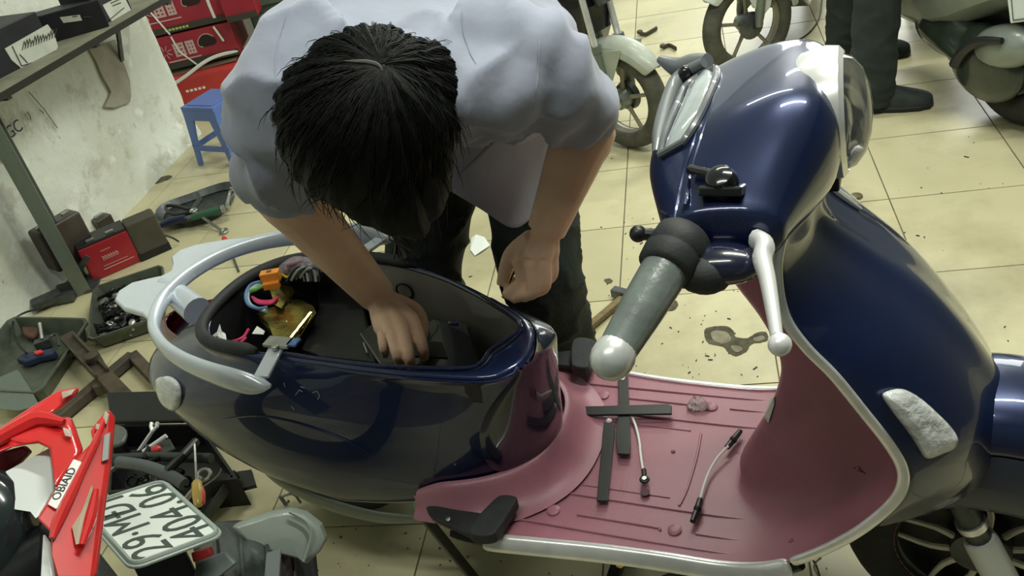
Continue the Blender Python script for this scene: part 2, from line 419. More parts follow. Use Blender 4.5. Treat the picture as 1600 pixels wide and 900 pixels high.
for a_, b_, c_, z_ in lv:
    P_ = plan(a_, b_, c_, z_, n=180, eb=2.5); rg = []
    for a in ANG:
        q = poly_dir(P_, Vector((RIMC.x, RIMC.y, 0)), a)
        if math.sin(a) > 0 and math.cos(a) > -.3:          # the far flank stands straight under its rim
            rr0 = poly_dir(RIM, RIMC, a); c0 = Vector((RIMC.x, RIMC.y, 0)); rr0.z = 0
            k_ = min(1, math.sin(a) * 4); lim = (rr0 - c0).length + .008 + .004 * len(outer)
            if (q - c0).length > lim: q = q.lerp(c0 + (q - c0).normalized() * lim, k_)
        rg.append(Vector((q.x, q.y, z_(q.x, q.y))))
    outer.append(rg)
r_in = from_poly(INN, .584); r_in2 = from_poly(INN, .592, .004); r_rim = from_poly(RIM, .590, -.004); r_rim2 = from_poly(RIM, .580, .002)
blend = [r_rim2[j].lerp(outer[0][j], .55) for j in range(NA)]
for j in range(NA): blend[j].z = .5 * (r_rim2[j].z + outer[0][j].z)
rings = [r_in, r_in2, r_rim, r_rim2, blend] + outer
BV, BF = loft(rings, True)
body_bvh = BVHTree.FromPolygons([tuple(v) for v in BV], BF)
CAML = SMI @ CAM
def cast(x, y, push=0.0, tree=None):
    """the point of the scooter's skin that is seen there"""
    for k in range(14):                     # step inwards where the outline has just been missed
        d = (SMI.to_3x3() @ ray(x + 3 * k, y)).normalized(); h = (tree or body_bvh).ray_cast(CAML, d)
        if h[0] is not None: break
    if h[0] is None: h = (tree or body_bvh).find_nearest(CAML + d * 1.6)
    n = h[1] if h[1].dot(d) < 0 else -h[1]
    return h[0] + n * push
def sub_mesh(V, F):
    used = sorted({i for f in F for i in f}); mp = {i: k for k, i in enumerate(used)}
    return [V[i] for i in used], [tuple(mp[i] for i in f) for f in F]
body = obj('body_shell', (BV, BF), m_blue, K, sol=.004, sub=1, ang=80)
# the front skirt is its own panel over the shell's nose, dark reflections put into its colour
seam_px = [(806, 584), (778, 618), (756, 650), (747, 682), (752, 712), (770, 735), (796, 752)]
sp_l = [cast(x, y) for x, y in seam_px]
def seam_ang(z):
    P_ = sorted(sp_l, key=lambda p: p.z)
    for p, q in zip(P_, P_[1:]):
        if z <= q.z:
            k = max(0, min(1, (z - p.z) / max(1e-6, q.z - p.z))); r = p.lerp(q, k); return math.atan2(abs(r.y), r.x + .15)
    return math.atan2(abs(P_[-1].y), P_[-1].x + .15)
def ring_at(rg, ang_):
    for j in range(len(rg)):
        p, q = rg[j], rg[(j + 1) % len(rg)]
        a0, a1 = math.atan2(p.y, p.x + .15), math.atan2(q.y, q.x + .15)
        if a0 > math.pi / 1.5 or a1 < -math.pi / 1.5 or abs(a1 - a0) > 1: continue
        if min(a0, a1) <= ang_ <= max(a0, a1): return p.lerp(q, (ang_ - a0) / (a1 - a0 + 1e-9))
    return rg[0]
sk_rows = []
lev = crn(list(range(3, len(rings))), 3)
for l_ in lev:
    i0 = min(int(l_), len(rings) - 2); f_ = l_ - i0
    rg = [p.lerp(q, f_) for p, q in zip(rings[i0], rings[i0 + 1])]
    zn = min(rg, key=lambda p: abs(math.atan2(p.y, p.x + .15))).z; A_ = seam_ang(zn)
    row = []
    for k in range(33):
        u = -1 + 2 * k / 32; p = ring_at(rg, A_ * u); d = Vector((p.x + .15, p.y * 1.3, 0)).normalized()
        row.append(p + d * (.0045 if abs(u) < .97 else -.001))
    sk_rows.append(row)
obj('front_skirt', loft(sk_rows, closed=False), m_navy, K, sub=1, ang=80, label='glossy front panel under the seat, dark reflection in its colour')
# panel groove along each side and a seam bead at the skirt
for sgn in (-1, 1):
    L_ = [Vector((s, sgn * (.2015 + .0045 * math.sin((s + .5) * 4)), .455 - .05 * (s + .5))) for s in [x * .05 - .42 for x in range(9)]]
# lower trim strip below the body
for sgn in (-1, 1):
    P = [(-.445, .165, .262), (-.40, .178, .238), (-.30, .188, .212), (-.18, .194, .205), (-.09, .194, .222), (-.055, .190, .240)]
    top = cr([(s, sgn * w, z + h) for (s, w, z), h in zip(P, (.03, .042, .040, .034, .022, .004))], 5)
    bot = cr([(s, sgn * (w - .006), z - h) for (s, w, z), h in zip(P, (.004, .012, .016, .014, .010, .002))], 5)
    mid = [(a + b) / 2 + Vector((0, sgn * .008, 0)) for a, b in zip(top, bot)]
    obj('lower_trim', loft([top, mid, bot], closed=False), mat('grey green trim', (.17, .20, .17), .30, metal=.3, coat=.3), K, sol=.004, sub=1, ang=80, label='grey trim strip below the side panel' if sgn < 0 else None)
# inner bucket
inn = [from_poly(INN, .586), from_poly(INN, .55, -.006), from_poly(INN, .47, -.014), from_poly(INN, .40, -.022)]
IV, IF = loft(inn, True)
g_f, k_f = [], []
for f in IF:
    c = sum((IV[i] for i in f), Vector()) / len(f)
    (g_f if (c.x > -.23 and c.y > -.05) or c.x > .13 else k_f).append(f)
obj('inner_wall', sub_mesh(IV, k_f), m_black, K, ang=80)
obj('inner_panel', sub_mesh(IV, g_f), m_greyin, K, ang=80, label='grey inner face of the far side panel')
obj('bucket_floor', prism([(p.x, p.y) for p in from_poly(INN, 0, -.018)], .006, o=(0, 0, .400)), m_black, K, smooth=False)
# thick black rim seal around the tail half
rimc = [(a_ + b_) / 2 + Vector((0, 0, .004)) for a_, b_ in zip(r_in2, r_rim)]
back = [p for p in rimc if (p.x < -.30) or (p.y > 0 and p.x < -.12)]
back.sort(key=lambda p: (math.atan2(p.y, p.x + .15) + 2 * math.pi) % (2 * math.pi))
obj('rim_seal', tube(back, [.006] + [.0125] * (len(back) - 2) + [.006], 10), m_rub, K, ang=80)
bead = [p + Vector((0, 0, .003)) for p in r_in2]; bead.sort(key=lambda p: (math.atan2(p.y, p.x + .15) + 3.6) % (2 * math.pi))
obj('rim_bead', tube([p for p in bead if p.x > -.30 and p.y < .05], .0032, 8), m_blue, K)
edge_ = [p for p in r_rim2 if p.x > -.25 and p.y < -.05]; edge_.sort(key=lambda p: p.x)
obj('rim_crease', tube([p + Vector((0, -.001, .003)) for p in edge_], .0026, 8), m_blue, K)
# paint scratches
m_scr = mat('scratch grey', (.20, .24, .32), .5)
for pts in (((462, 617), (468, 609), (473, 612)), ((489, 613), (496, 611), (500, 618), (497, 624)), ((456, 634), (460, 640)), ((470, 604), (477, 606)), ((444, 598), (446, 604))):
    obj('paint_scratch', tube([cast(x, y, .0008) for x, y in pts], .0009, 5), m_scr, body)
# the crease that runs along the near flank, and the seam of the lower edge
obj('flank_crease', tube([cast(x, y, .0006) for x, y in ((345, 655), (400, 650), (450, 657), (500, 672), (545, 690), (585, 712))], [.0004, .0016, .002, .002, .0016, .0004], 6, smooth=5), m_blue, body)
# mudguard and rear wheel under the tail
def wheel(parent, ax, R, rr, r_rim, m_rim, spokes=None, width=None, red=False):
    w_ = width or rr
    ax = Vector(ax)
    prof = []
    for q in range(15):
        t = math.pi * (q / 14 * 1.5 - .75)
        prof.append((R - rr + rr * math.cos(t), w_ * math.sin(t)))
    obj('tyre', lathe([(r, h) for r, h in prof], ax, (0, 1, 0), 56, False, False), m_tyre, parent, sol=.004)
    obj('rim', lathe([(r_rim + .012, -.026), (r_rim, -.03), (r_rim - .010, -.024), (r_rim - .014, 0), (r_rim - .010, .024), (r_rim, .03), (r_rim + .012, .026)], ax, (0, 1, 0), 48, False, False), m_rim, parent, sol=.003)
    return ax
m_tyre = mat('tyre rubber', (.024, .025, .024), .72, var=.25, scale=25, bump=.25, bscale=90)
rw = wheel(K, (-.40, 0, .205), .205, .05, .13, m_dsteel)
obj('hub_motor', lathe([(.02, -.07), (.09, -.045), (.118, -.03), (.118, .03), (.09, .045), (.02, .07)], rw, (0, 1, 0), 32), m_dsteel, K)
obj('rear_mudguard', loft([[(rw.x + (.235 + d) * math.cos(t), w, rw.z + (.235 + d) * math.sin(t)) for w, d in ((-.075, -.03), (-.06, 0), (0, .012), (.06, 0), (.075, -.03))] for t in [math.radians(40 + 10 * i) for i in range(13)]], closed=False), m_black, K, sol=.004, sub=1)
obj('chassis_beam', join(bar((-.45, -.1, .25), (.05, -.1, .25), .05, .07), bar((-.45, .1, .25), (.05, .1, .25), .05, .07), bar((-.2, 0, .30), (.1, 0, .30), .18, .05)), m_black, K, smooth=False)
# ---- tail light
def patch(s0, s1, w0, w1, za, zb_, off):
    pass
def on_ring(lev, th, push=0.004):
    i = int(lev); f_ = lev - i; i = min(i, len(rings) - 2)
    k = th / (2 * math.pi) * 72; j = int(math.floor(k)) % 72; g = k - math.floor(k)
    p = (rings[i][j] * (1 - g) + rings[i][(j + 1) % 72] * g) * (1 - f_) + (rings[i + 1][j] * (1 - g) + rings[i + 1][(j + 1) % 72] * g) * f_
    c = Vector((-.2, 0, p.z)); d = (p - c).normalized()
    return p + d * push
def lens(l0, l1, t0, t1, m, name, push=.008, lab=None):
    R_ = []
    for i in range(9):
        l = l0 + (l1 - l0) * i / 8; row = []
        for j in range(13):
            t = t0 + (t1 - t0) * j / 12
            e = min(1, 4 * min(i / 8, 1 - i / 8)) ** .5 * min(1, 5 * min(j / 12, 1 - j / 12)) ** .5
            row.append(on_ring(l, math.radians(t), -.004 + (push + .004) * e))
        R_.append(row)
    return obj(name, loft(R_, closed=False), m, K, sol=.003, lab=lab) if False else obj(name, loft(R_, closed=False), m, K, sol=.003, label=lab)
def cap_lens(pts, name, m, high, label=None, tree=None, mirror=False, sink=.004, parent=None):
    P = cr([cast(x, y, 0, tree) for x, y in pts], 3, True); c = sum(P, Vector()) / len(P)
    n = (tree or body_bvh).find_nearest(c)[1]
    if n.dot(CAML - c) < 0: n = -n
    rws = []
    for k, u in ((1.0, -sink), (1.0, high * .35), (.92, high * .75), (.66, high * .95), (.33, high), (.04, high)):
        rws.append([(c + (p - c) * k) + n * u for p in P])
    rws = [[(Vector((q.x, -q.y, q.z)) if mirror else q) for q in r] for r in rws]
    return obj(name, loft(rws, True, True, True), m, parent or K, sub=1, ang=80, label=label)
tl_ = [(246, 594), (258, 587), (270, 588), (282, 600), (285, 620), (280, 638), (262, 642), (248, 626)]
cap_lens(tl_, 'tail_turn_signal', m_lens, .014, 'clear turn signal lens on the near rear corner')
cap_lens(tl_, 'tail_turn_signal', m_lens, .014, mirror=True)
tail = [[Vector((-.60 - (.145 if k < 0.01 else .145 * (1 - k ** 2.2)) + 0.0, 0, z)) + Vector((.10 * k * k, .118 * k * (1 if t > 0 else -1), 0)) for t in (-1, 1) for k in ([1 - i / 7 for i in range(8)] if t < 0 else [i / 7 for i in range(1, 8)])] for z in (.425, .45, .48, .51, .53)]
for row, k in zip(tail, (.035, .008, 0, .012, .045)):
    for p in row: p.x += k
obj('tail_light', loft(tail, closed=False), m_red_lens, K, sol=.01, sub=1, label='red tail light at the rear end')
# ---- silver grab rail
ry = .60
def rk(x, y, z=ry): return lz(x, y, z)
half = [(-.628, 0, .612), (-.624, .045, .612), (-.606, .095, .611), (-.57, .145, .609), (-.51, .187, .606), (-.44, .215, .602), (-.37, .232, .598), (-.31, .240, .594), (-.27, .241, .590), (-.235, .236, .586)]
hR = [.016, .016, .016, .017, .019, .022, .025, .027, .022, .003]
left = cr(half, 5); rr_ = crn(hR, 5)
path = [Vector((p.x, -p.y, p.z)) for p in reversed(left)] + left[1:]; rad = list(reversed(rr_)) + rr_[1:]
rail_rings = []
for i, p in enumerate(path):
    d = (path[min(i + 1, len(path) - 1)] - path[max(i - 1, 0)]).normalized(); out = Vector((d.y, -d.x, 0)).normalized()
    if out.dot(p - Vector((-.3, 0, p.z))) < 0: out = -out
    h = rad[i]; t_ = .0105 if h > .006 else .004
    rail_rings.append([p + out * x * t_ + Vector((0, 0, z * h)) for x, z in ((-1, -.75), (-.4, -1.0), (.4, -1.0), (1, -.7), (1.15, 0), (.9, .75), (.3, 1), (-.3, 1), (-.9, .75), (-1.1, 0))])
rail = obj('grab_rail', loft(rail_rings, True, True, True), m_silver, K, sub=1, ang=80)
fl = [(-.60, -.125), (-.628, -.11), (-.69, -.098), (-.735, -.075), (-.752, -.045), (-.742, -.012), (-.71, .006), (-.685, .018), (-.675, .035), (-.69, .06), (-.715, .085), (-.715, .115), (-.685, .14), (-.62, .165), (-.545, .182), (-.56, .15), (-.60, .1), (-.62, .04), (-.62, -.04), (-.61, -.09)]
obj('rail_flange', prism(fl, .014, o=(0, 0, .612)), m_silver, rail, bev=.004)
p0_, p1_ = lz(258, 446, .600), lz(308, 486, .578); st = [p0_, p0_.lerp(p1_, .35), p0_.lerp(p1_, .7), p1_]
obj('rail_post', tube(st, [.024, .026, .028, .030], 16, smooth=4), m_silver, rail, ang=80)
for sgn in (-1, 1):
    obj('rail_bracket', join(bar((-.275, sgn * .150, .600), (-.262, sgn * .225, .592), .030, .007)), m_silver, rail, bev=.002)
    obj('bracket_foot', join(box((-.270, sgn * .147, .608), (.055, .026, .007)), lathe([(.007, .0), (.007, .006), (.004, .008)], (-.268, sgn * .162, .605), (0, 0, 1), 10)), m_steel, rail, bev=.001)
obj('bracket_sticker', join(box((-.238, -.145, .6095), (.020, .020, .004))), mat('blue sticker', (.10, .20, .45), .4, var=.5, scale=90), rail, smooth=False)

# ---- footboard and leg shield inside: one maroon sheet
R_ = [  # edge (s, W, z), centre (s, z), tunnel height
    ((-.075, .172, .292), (-.05, .280), 0), ((-.03, .212, .290), (-.02, .278), 0), ((.03, .236, .287), (.03, .276), 0), ((.10, .238, .283), (.10, .275), 0), ((.20, .228, .281), (.20, .275), 0),
    ((.31, .217, .280), (.31, .275), 0), ((.42, .212, .281), (.42, .275), 0), ((.52, .212, .284), (.50, .276), .0), ((.59, .212, .303), (.565, .284), .055),
    ((.650, .210, .342), (.635, .312), .125), ((.705, .208, .395), (.690, .360), .16), ((.745, .206, .448), (.728, .420), .170), ((.768, .204, .492), (.750, .478), .172),
    ((.772, .203, .535), (.757, .530), .17), ((.755, .203, .579), (.748, .578), .168), ((.720, .203, .637), (.722, .637), .165), ((.685, .203, .693), (.690, .693), .165), ((.650, .198, .733), (.658, .735), .155),
    ((.622, .182, .772), (.632, .775), .14), ((.612, .16, .83), (.622, .83), .11), ((.622, .135, .88), (.628, .88), .10), ((.640, .105, .93), (.640, .93), .08)]
NV = 41
def apron_row(e, c, tun, dn=0.0):
    row = []
    for j in range(NV):
        v = -1 + 2 * j / (NV - 1); q = v * v
        s = c[0] * (1 - q) + e[0] * q; z = c[1] * (1 - q ** 3) + e[2] * q ** 3
        bump = math.exp(-abs(v / .36) ** 2.6) * tun
        row.append(Vector((s - bump, v * e[1], z - dn)))
    return row
def mids(a):
    es = cr([r[0] for r in a], 4); cs = cr([(r[1][0], 0, r[1][1]) for r in a], 4); ts = crn([r[2] for r in a], 4)
    return [((e.x, e.y, e.z), (c.x, c.z), t) for e, c, t in zip(es, cs, ts)]
RR = mids(R_)
deck_rows = [apron_row(*r) for r in RR]
for row in deck_rows:                      # raised bead that runs along the skirt of the body
    for p in row:
        t = 1 - min(1, max(0, ((p.x - .185) ** 2 / .0016) ** .5)) if False else 0
deck = obj('footboard', loft(deck_rows, closed=False), m_maroon, K, sol=.005, ang=80, facing=(0, 0, 1))
# flange rising from the deck to the skirt
sk_b = [p for p in plan(-.560, .172, .196, lambda s, w: .33, n=96) if p.x > -.06]
sk_b.sort(key=lambda p: p.y)
fl_rows = []
for k, (g, h) in enumerate(((.0, .335), (.008, .334), (.016, .325), (.028, .303), (.050, .286), (.075, .281))):
    row = []
    for p in sk_b:
        d = (p - Vector((-.05, 0, p.z))).normalized(); d.z = 0
        lim = 1.0
        q = p + d * g; hh = h - .025 * max(0, min(1, (-.0 - p.x) / .06)) * (1 if h > .3 else 0)
        if abs(q.y) > .222: q.y = math.copysign(.222 + (abs(q.y) - .222) * .25, q.y)
        row.append(Vector((q.x, q.y, hh)))
    fl_rows.append(row)
obj('skirt_flange', loft(fl_rows, closed=False), m_maroon, K, sub=1, ang=80)
# ribs moulded into the deck
ribs = []
def rib(pts, r=.0026): ribs.append(tube([(s, w, .2758 + .0065 * (abs(w) / .22) ** 6) for s, w in pts], r, 6, smooth=3))
for w in (-.188, -.155, -.110, .110, .155, .185):
    if abs(w) == .155:
        rib([(.25, w), (.385, w), (.40, w - .004), (.402, w - .014 if w > 0 else w - .006)]); rib([(.46, w), (.55, w)])
    else: rib([(.125, w - .006 if w < 0 else w + .006), (.16, w), (.3, w), (.45, w), (.56, w + .002)])
rib([(.16, -.10), (.15, -.05), (.15, .03), (.16, .085)]); rib([(.42, .08), (.425, .02), (.425, -.06), (.42, -.10)]); rib([(.19, -.085), (.40, -.085)], .0012); rib([(.19, .085), (.40, .085)], .0012)
obj('deck_ribs', join(*ribs), m_maroon, deck, kind='stuff')
for w in (-.155, .155):
    for s in (.165, .205, .425):
        obj('deck_stud', lathe([(.012, 0), (.012, .0035), (.010, .0048), (.004, .0052)], (s, w, .2755), (0, 0, 1), 18), m_maroon, deck)
for s, w in ((.205, .075), (.26, .085)):
    pass
# chrome edging along both edges
for sgn in (-1, 1):
    E_ = [Vector((e[0], sgn * e[1], e[2])) for e, c, t in RR]
    for nm, a, b_, mm in (('deck_trim', 12, 34, m_chrome), ('shield_trim', 34, len(RR) - 1, m_chrome)):
        seg = E_[a:b_ + 1]; rr2 = []
        for i, p in enumerate(seg):
            d = (seg[min(i + 1, len(seg) - 1)] - seg[max(i - 1, 0)]).normalized()
            o_ = Vector((0, sgn, 0)); n_ = d.cross(o_).normalized()
            if nm == 'deck_trim': pr = ((-.006, .004), (.002, .006), (.009, .002), (.017, -.012), (.019, -.022), (.010, -.026), (-.004, -.004))
            else: pr = ((-.003, .004), (.002, .006), (.006, .005), (.008, .000), (.008, -.010), (.003, -.012), (-.003, -.004))
            up_ = n_ if (n_.z > 0 or (abs(n_.z) < .3 and n_.x < 0)) else -n_
            if nm != 'deck_trim': up_ = n_ if n_.x < 0 else -n_
            if nm != 'deck_trim' and i < 6 and n_.z * (1 if n_.z > 0 else 1) > .7: up_ = n_
            rr2.append([p + o_ * x + up_ * z for x, z in pr])
        obj(nm, loft(rr2, True, True, True), mm, K, sub=1, ang=60)
    obj('under_trim', tube([p + Vector((0, -sgn * .012, -.028)) for p in E_[8:36]], .012, 8), m_black, K)
# deck underside pan
obj('floor_pan', prism([(-.02, -.16), (.56, -.17), (.60, -.10), (.60, .10), (.56, .17), (-.02, .16)], .07, o=(0, 0, .228)), m_black, K, smooth=False, bev=.01)
# ---- shield outside: navy panel
S_ = [((.640, .105, .93), .648), ((.622, .135, .88), .638), ((.612, .16, .83), .642), ((.622, .182, .772), .702), ((.650, .198, .733), .748), ((.685, .203, .693), .787),
      ((.720, .203, .637), .828), ((.755, .203, .579), .862), ((.772, .203, .535), .884), ((.768, .204, .492), .893), ((.750, .206, .450), .897), ((.735, .198, .410), .890)]
es = cr([e for e, f in S_], 4); fs = crn([f for e, f in S_], 4)
sh_rows = []
for e, f_ in zip(es, fs):
    row = []
    for j in range(33):
        v = -1 + 2 * j / 32
        k = 1 - abs(v) ** 2.6
        ridge = .010 * math.exp(-(v / .16) ** 2)
        row.append(Vector((e.x + .008 + (f_ - e.x) * k + ridge, v * (e.y + .004), e.z - .035 * k * max(0, (e.z - .45)) * 2)))
    sh_rows.append(row)
SHV, SHF = loft(sh_rows, closed=False); sh_bvh = BVHTree.FromPolygons([tuple(v) for v in SHV], SHF)
obj('leg_shield', (SHV, SHF), m_blue, K, sol=.004, sub=1, ang=80)
# centre trim strip on the shield front
def on_sh(i, j, push): 
    a = sh_rows[i][j]; return a + Vector((push, 0, push * .6))
obj('shield_badge', join(tube([on_sh(i, 25, .003) for i in range(6, 13)], [.003, .005, .006, .006, .006, .005, .003], 8, smooth=2)), m_chrome, K)
# turn signal lenses on the shield
sl_ = [(1374, 616), (1388, 607), (1408, 606), (1432, 620), (1458, 643), (1480, 666), (1491, 686), (1484, 700), (1466, 708), (1444, 716), (1436, 706), (1424, 686), (1406, 662), (1388, 638)]
cap_lens(sl_, 'turn_signal', m_lens, .020, 'clear turn signal lens on the near side of the leg shield', sh_bvh)
cap_lens(sl_, 'turn_signal', m_lens, .010, None, sh_bvh, True)
# sticker on the tunnel and small screws
dk_bvh = BVHTree.FromPolygons([tuple(v) for v in loft(deck_rows, closed=False)[0]], loft(deck_rows, closed=False)[1])
obj('tunnel_label', slab([cast(x, y, .002, dk_bvh) for x, y in ((1204, 624), (1212, 620), (1212, 632), (1203, 660), (1197, 652))], (-.001, -.001, 0)), mat('grey white label', (.55, .56, .52), .5, var=.3, scale=80), deck, smooth=False)
for x, y in ((1342, 733), (1052, 706), (1236, 845)):
    obj('deck_screw', ball(cast(x, y, .0, dk_bvh), .0045, 8, 6), m_maroon, deck)
obj('scratch_mark', tube([cast(x, y, .0006, dk_bvh) for x, y in ((1334, 731), (1342, 734), (1353, 740))], [.0006, .0014, .0006], 5, smooth=3), m_black, deck)
# ---- front wheel, fork, mudguard
FA = Vector((.893, 0, .205))
fw = wheel(K, FA, .213, .052, .135, m_dsteel)
obj('rim_stripe', ring(FA + Vector((0, -.036, 0)), .134, .0065, (0, 1, 0), 48, 8), mat('red brown stripe', (.36, .11, .08), .5), K)
m_bone = mat('bare spoke metal', (.78, .73, .62), .4, metal=.2, var=.15, scale=30)
obj('hub', lathe([(.02, -.05), (.045, -.045), (.05, -.02), (.05, .02), (.045, .045), (.02, .05)], FA, (0, 1, 0), 24), m_dsteel, K)
for i in range(10):
    t = 2 * math.pi * (i + .3) / 10; d = Vector((math.cos(t), 0, math.sin(t))); d2 = Vector((math.cos(t + .16 * (-1) ** i), 0, math.sin(t + .16 * (-1) ** i)))
    obj('spoke', tube([FA + Vector((0, -.034, 0)) + d * .03, FA + Vector((0, -.030, 0)) + d * .075, FA + Vector((0, -.024, 0)) + d2 * .128], [.0065, .0055, .004], 8, smooth=3), m_bone, K)
obj('motor_disc', lathe([(.02, -.002), (.124, .0), (.124, .012), (.02, .016)], FA, (0, 1, 0), 40), m_black, K)
obj('brake_disc', lathe([(.05, 0), (.10, 0), (.10, .004), (.05, .004)], FA + Vector((0, .04, 0)), (0, 1, 0), 32), m_steel, K)
for sgn in (-1, 1):
    y = sgn * .082
    top, mid, low = Vector((.840, y, .40)), Vector((.872, y, .315)), Vector((.925, y, .19))
    fk = obj('fork_leg', tube([top, mid, mid + (low - mid) * .25], [.019, .019, .019], 16), m_dsteel, K)
    obj('fork_sleeve', join(tube([mid + (low - mid) * .22, mid + (low - mid) * .3, low], [.024, .026, .026], 16, caps=True), ball(low, .026)), m_white, fk, label='white lower fork tube')
    obj('fork_collar', tube([mid - (low - mid) * .05, mid + (low - mid) * .04], .023, 16), m_chrome, fk)
    obj('axle_nut', lathe([(.012, -.012), (.012, .012)], (FA.x + .03, y * 1.15, .20), (0, 1, 0), 6), m_steel, K)
obj('steering_column', tube([(.800, 0, .42), (.565, 0, .90)], .025, 14), m_black, K)
FC = Vector((.905, 0, .245)); rowsF = []; rowsS = []
for i in range(25):
    t = math.radians(-5 + 7.2 * i); d = Vector((math.cos(t), 0, math.sin(t)))
    Rm = .245 + .02 * math.exp(-((math.degrees(t) - 100) / 50) ** 2)
    pr = [(-.098, -.032), (-.096, -.012), (-.085, .012), (-.06, .028), (-.025, .036), (0, .038), (.025, .036), (.06, .028), (.085, .012), (.096, -.012), (.098, -.032)]
    rowsF.append([FC + d * (Rm + q) + Vector((0, w, 0)) for w, q in pr])
    for_side = (-.090, -.03)
obj('mudguard', loft(rowsF, closed=False), m_blue, K, sol=.004, sub=1, ang=80)
for sgn in (-1, 1):
    P1, P2, P3 = [], [], []
    for i in range(4, 23):
        t = math.radians(-5 + 7.2 * i); d = Vector((math.cos(t), 0, math.sin(t)))
        Rm = .245 + .02 * math.exp(-((math.degrees(t) - 100) / 50) ** 2)
        dep = .115 * math.sin(math.pi * (i - 4) / 18) ** .45
        P1.append(FC + d * (Rm - .030) + Vector((0, sgn * .094, 0))); P2.append(FC + d * (Rm - .034 - dep * .5) + Vector((0, sgn * .106, 0))); P3.append(FC + d * (Rm - .034 - dep) + Vector((0, sgn * .100, 0)))
    obj('mudguard_skirt', loft([P1, P2, P3], closed=False), mat('dull blue grey plastic', (.035, .045, .075), .35, coat=.3, var=.2, scale=14), K, sol=.004, sub=1, ang=80)
# ---- headset: a full middle section that shrinks to the round ends of the bar
mid_p = cr([(.430, 0, .936), (.444, 0, .962), (.482, 0, .986), (.545, 0, 1.016), (.610, 0, 1.034), (.655, 0, 1.026), (.680, 0, .985), (.682, 0, .93), (.665, 0, .888), (.610, 0, .868), (.545, 0, .866), (.480, 0, .880), (.442, 0, .908)], 4, True)
NH = 40
def resample(P, c, n):
    out = []
    for j in range(n):
        a = 2 * math.pi * j / n; Q = [Vector((p.x, p.z, 0)) for p in P]
        q = poly_dir(Q, Vector((c[0], c[1], 0)), a); out.append((q.x, q.y))
    return out
MID = resample(mid_p, (.572, .950), NH)
END = [(.548 + .070 * math.copysign(abs(math.cos(2 * math.pi * j / NH)) ** .85, math.cos(2 * math.pi * j / NH)), .912 + .038 * math.copysign(abs(math.sin(2 * math.pi * j / NH)) ** .85, math.sin(2 * math.pi * j / NH))) for j in range(NH)]
hv = []
TURN = Matrix.Translation((.57, 0, 0)) @ Matrix.Rotation(math.radians(4), 4, 'Z') @ Matrix.Translation((-.57, 0, 0))
for i in range(37):
    w = -.234 + .468 * i / 36; u = abs(w) / .234
    k = 0 if u < .34 else ((u - .34) / .66); k = k * k * (3 - 2 * k) * .55 + .45 * k ** 1.2
    sh_ = 1 - .03 * (u / .34) ** 2 if u < .34 else .97
    if u > .96: sh_ *= .93
    rg = []
    for (ms, mz), (es_, ez_) in zip(MID, END):
        s_ = .572 + (ms - .572) * sh_; z_ = .95 + (mz - .95) * sh_
        rg.append(TURN @ Vector((s_ * (1 - k) + es_ * k, w, z_ * (1 - k) + ez_ * k)))
    hv.append(rg)
hd_bvh = BVHTree.FromPolygons([tuple(v) for v in loft(hv)[0]], loft(hv)[1])
head = obj('handlebar_cover', loft(hv, True, True, True), m_blue, K, sub=1, ang=80)
def hl(s, w, z): return TURN @ Vector((s, w, z))
hax = (TURN.to_3x3() @ Vector((1, 0, .05))).normalized()
hc = hl(.632, 0, .958)
obj('headlight_ring', lathe([(.060, -.03), (.080, .0), (.087, .030), (.085, .046), (.078, .052), (.074, .044)], hc, hax, 40, False, False), m_chrome, head, sol=.003)
obj('headlight_reflector', lathe([(.076, .046), (.056, .028), (.03, .016), (.006, .012)], hc, hax, 32, False, True), m_chrome, head)
obj('headlight_glass', lathe([(.077, .046), (.070, .062), (.054, .074), (.032, .081), (.008, .084)], hc, hax, 36, False, True), mat('headlight glass', (.93, .95, .94), .04, trans=1.0, ior=1.3, coat=.3), head)
obj('headlight_bulb', ball(hc + hax * .034, .016), mat('bulb silver', (.7, .72, .72), .2, metal=.6), head)
obj('bracket_notch', box(hl(.660, -.01, .872), (.035, .05, .022)), m_black, head, smooth=False, bev=.003)
# dash glass, facing the rider
m_dash = mat('dash glass', (.36, .41, .41), .12, coat=1.0, var=.25, scale=11)
D1 = [cast(x, y, .003, hd_bvh) for x, y in ((1034, 244), (1038, 222), (1046, 198), (1060, 165), (1072, 138), (1086, 120))]
D2 = [cast(x, y, .004, hd_bvh) for x, y in ((1066, 226), (1080, 205), (1096, 176), (1108, 148), (1116, 126), (1117, 112))]
Dm = [(a_ + b_) / 2 + Vector((-.004, 0, .006)) for a_, b_ in zip(D1, D2)]
D1, Dm, D2 = cr(D1, 4), cr(Dm, 4), cr(D2, 4)
obj('dashboard_glass', loft([[p + Vector((.02, 0, -.02)) for p in D1], D1, Dm, D2, [p + Vector((.012, 0, -.016)) for p in D2]], closed=False), m_dash, head, sub=1, ang=80)
for ln in (((1120, 116), (1104, 165), (1082, 225), (1066, 275), (1056, 325), (1053, 345)), ((1124, 124), (1108, 175), (1090, 228), (1076, 280), (1068, 330), (1067, 352))):
    obj('cover_crease', tube([cast(x, y, -.0006, hd_bvh) for x, y in ln], [.0005, .0022, .0026, .0028, .0028, .001], 8, smooth=4), m_blue, head)
obj('cover_lip', tube([cast(x, y, .0006, hd_bvh) for x, y in ((1034, 330), (1048, 340), (1070, 347), (1092, 353), (1108, 363), (1128, 363), (1160, 361), (1192, 358), (1212, 346))], [.001, .003, .0035, .0035, .0035, .0035, .0035, .003, .001], 8, smooth=4), m_blue, head)
obj('dashboard_bezel', join(tube([D2[0] + (D1[0] - D2[0]) * 1.05] + [p + Vector((.004, 0, .001)) for p in D2] + [D1[-1]], .0055, 8), tube(D1, .005, 8)), mat('dash bezel grey', (.10, .11, .12), .3, coat=.5), head)
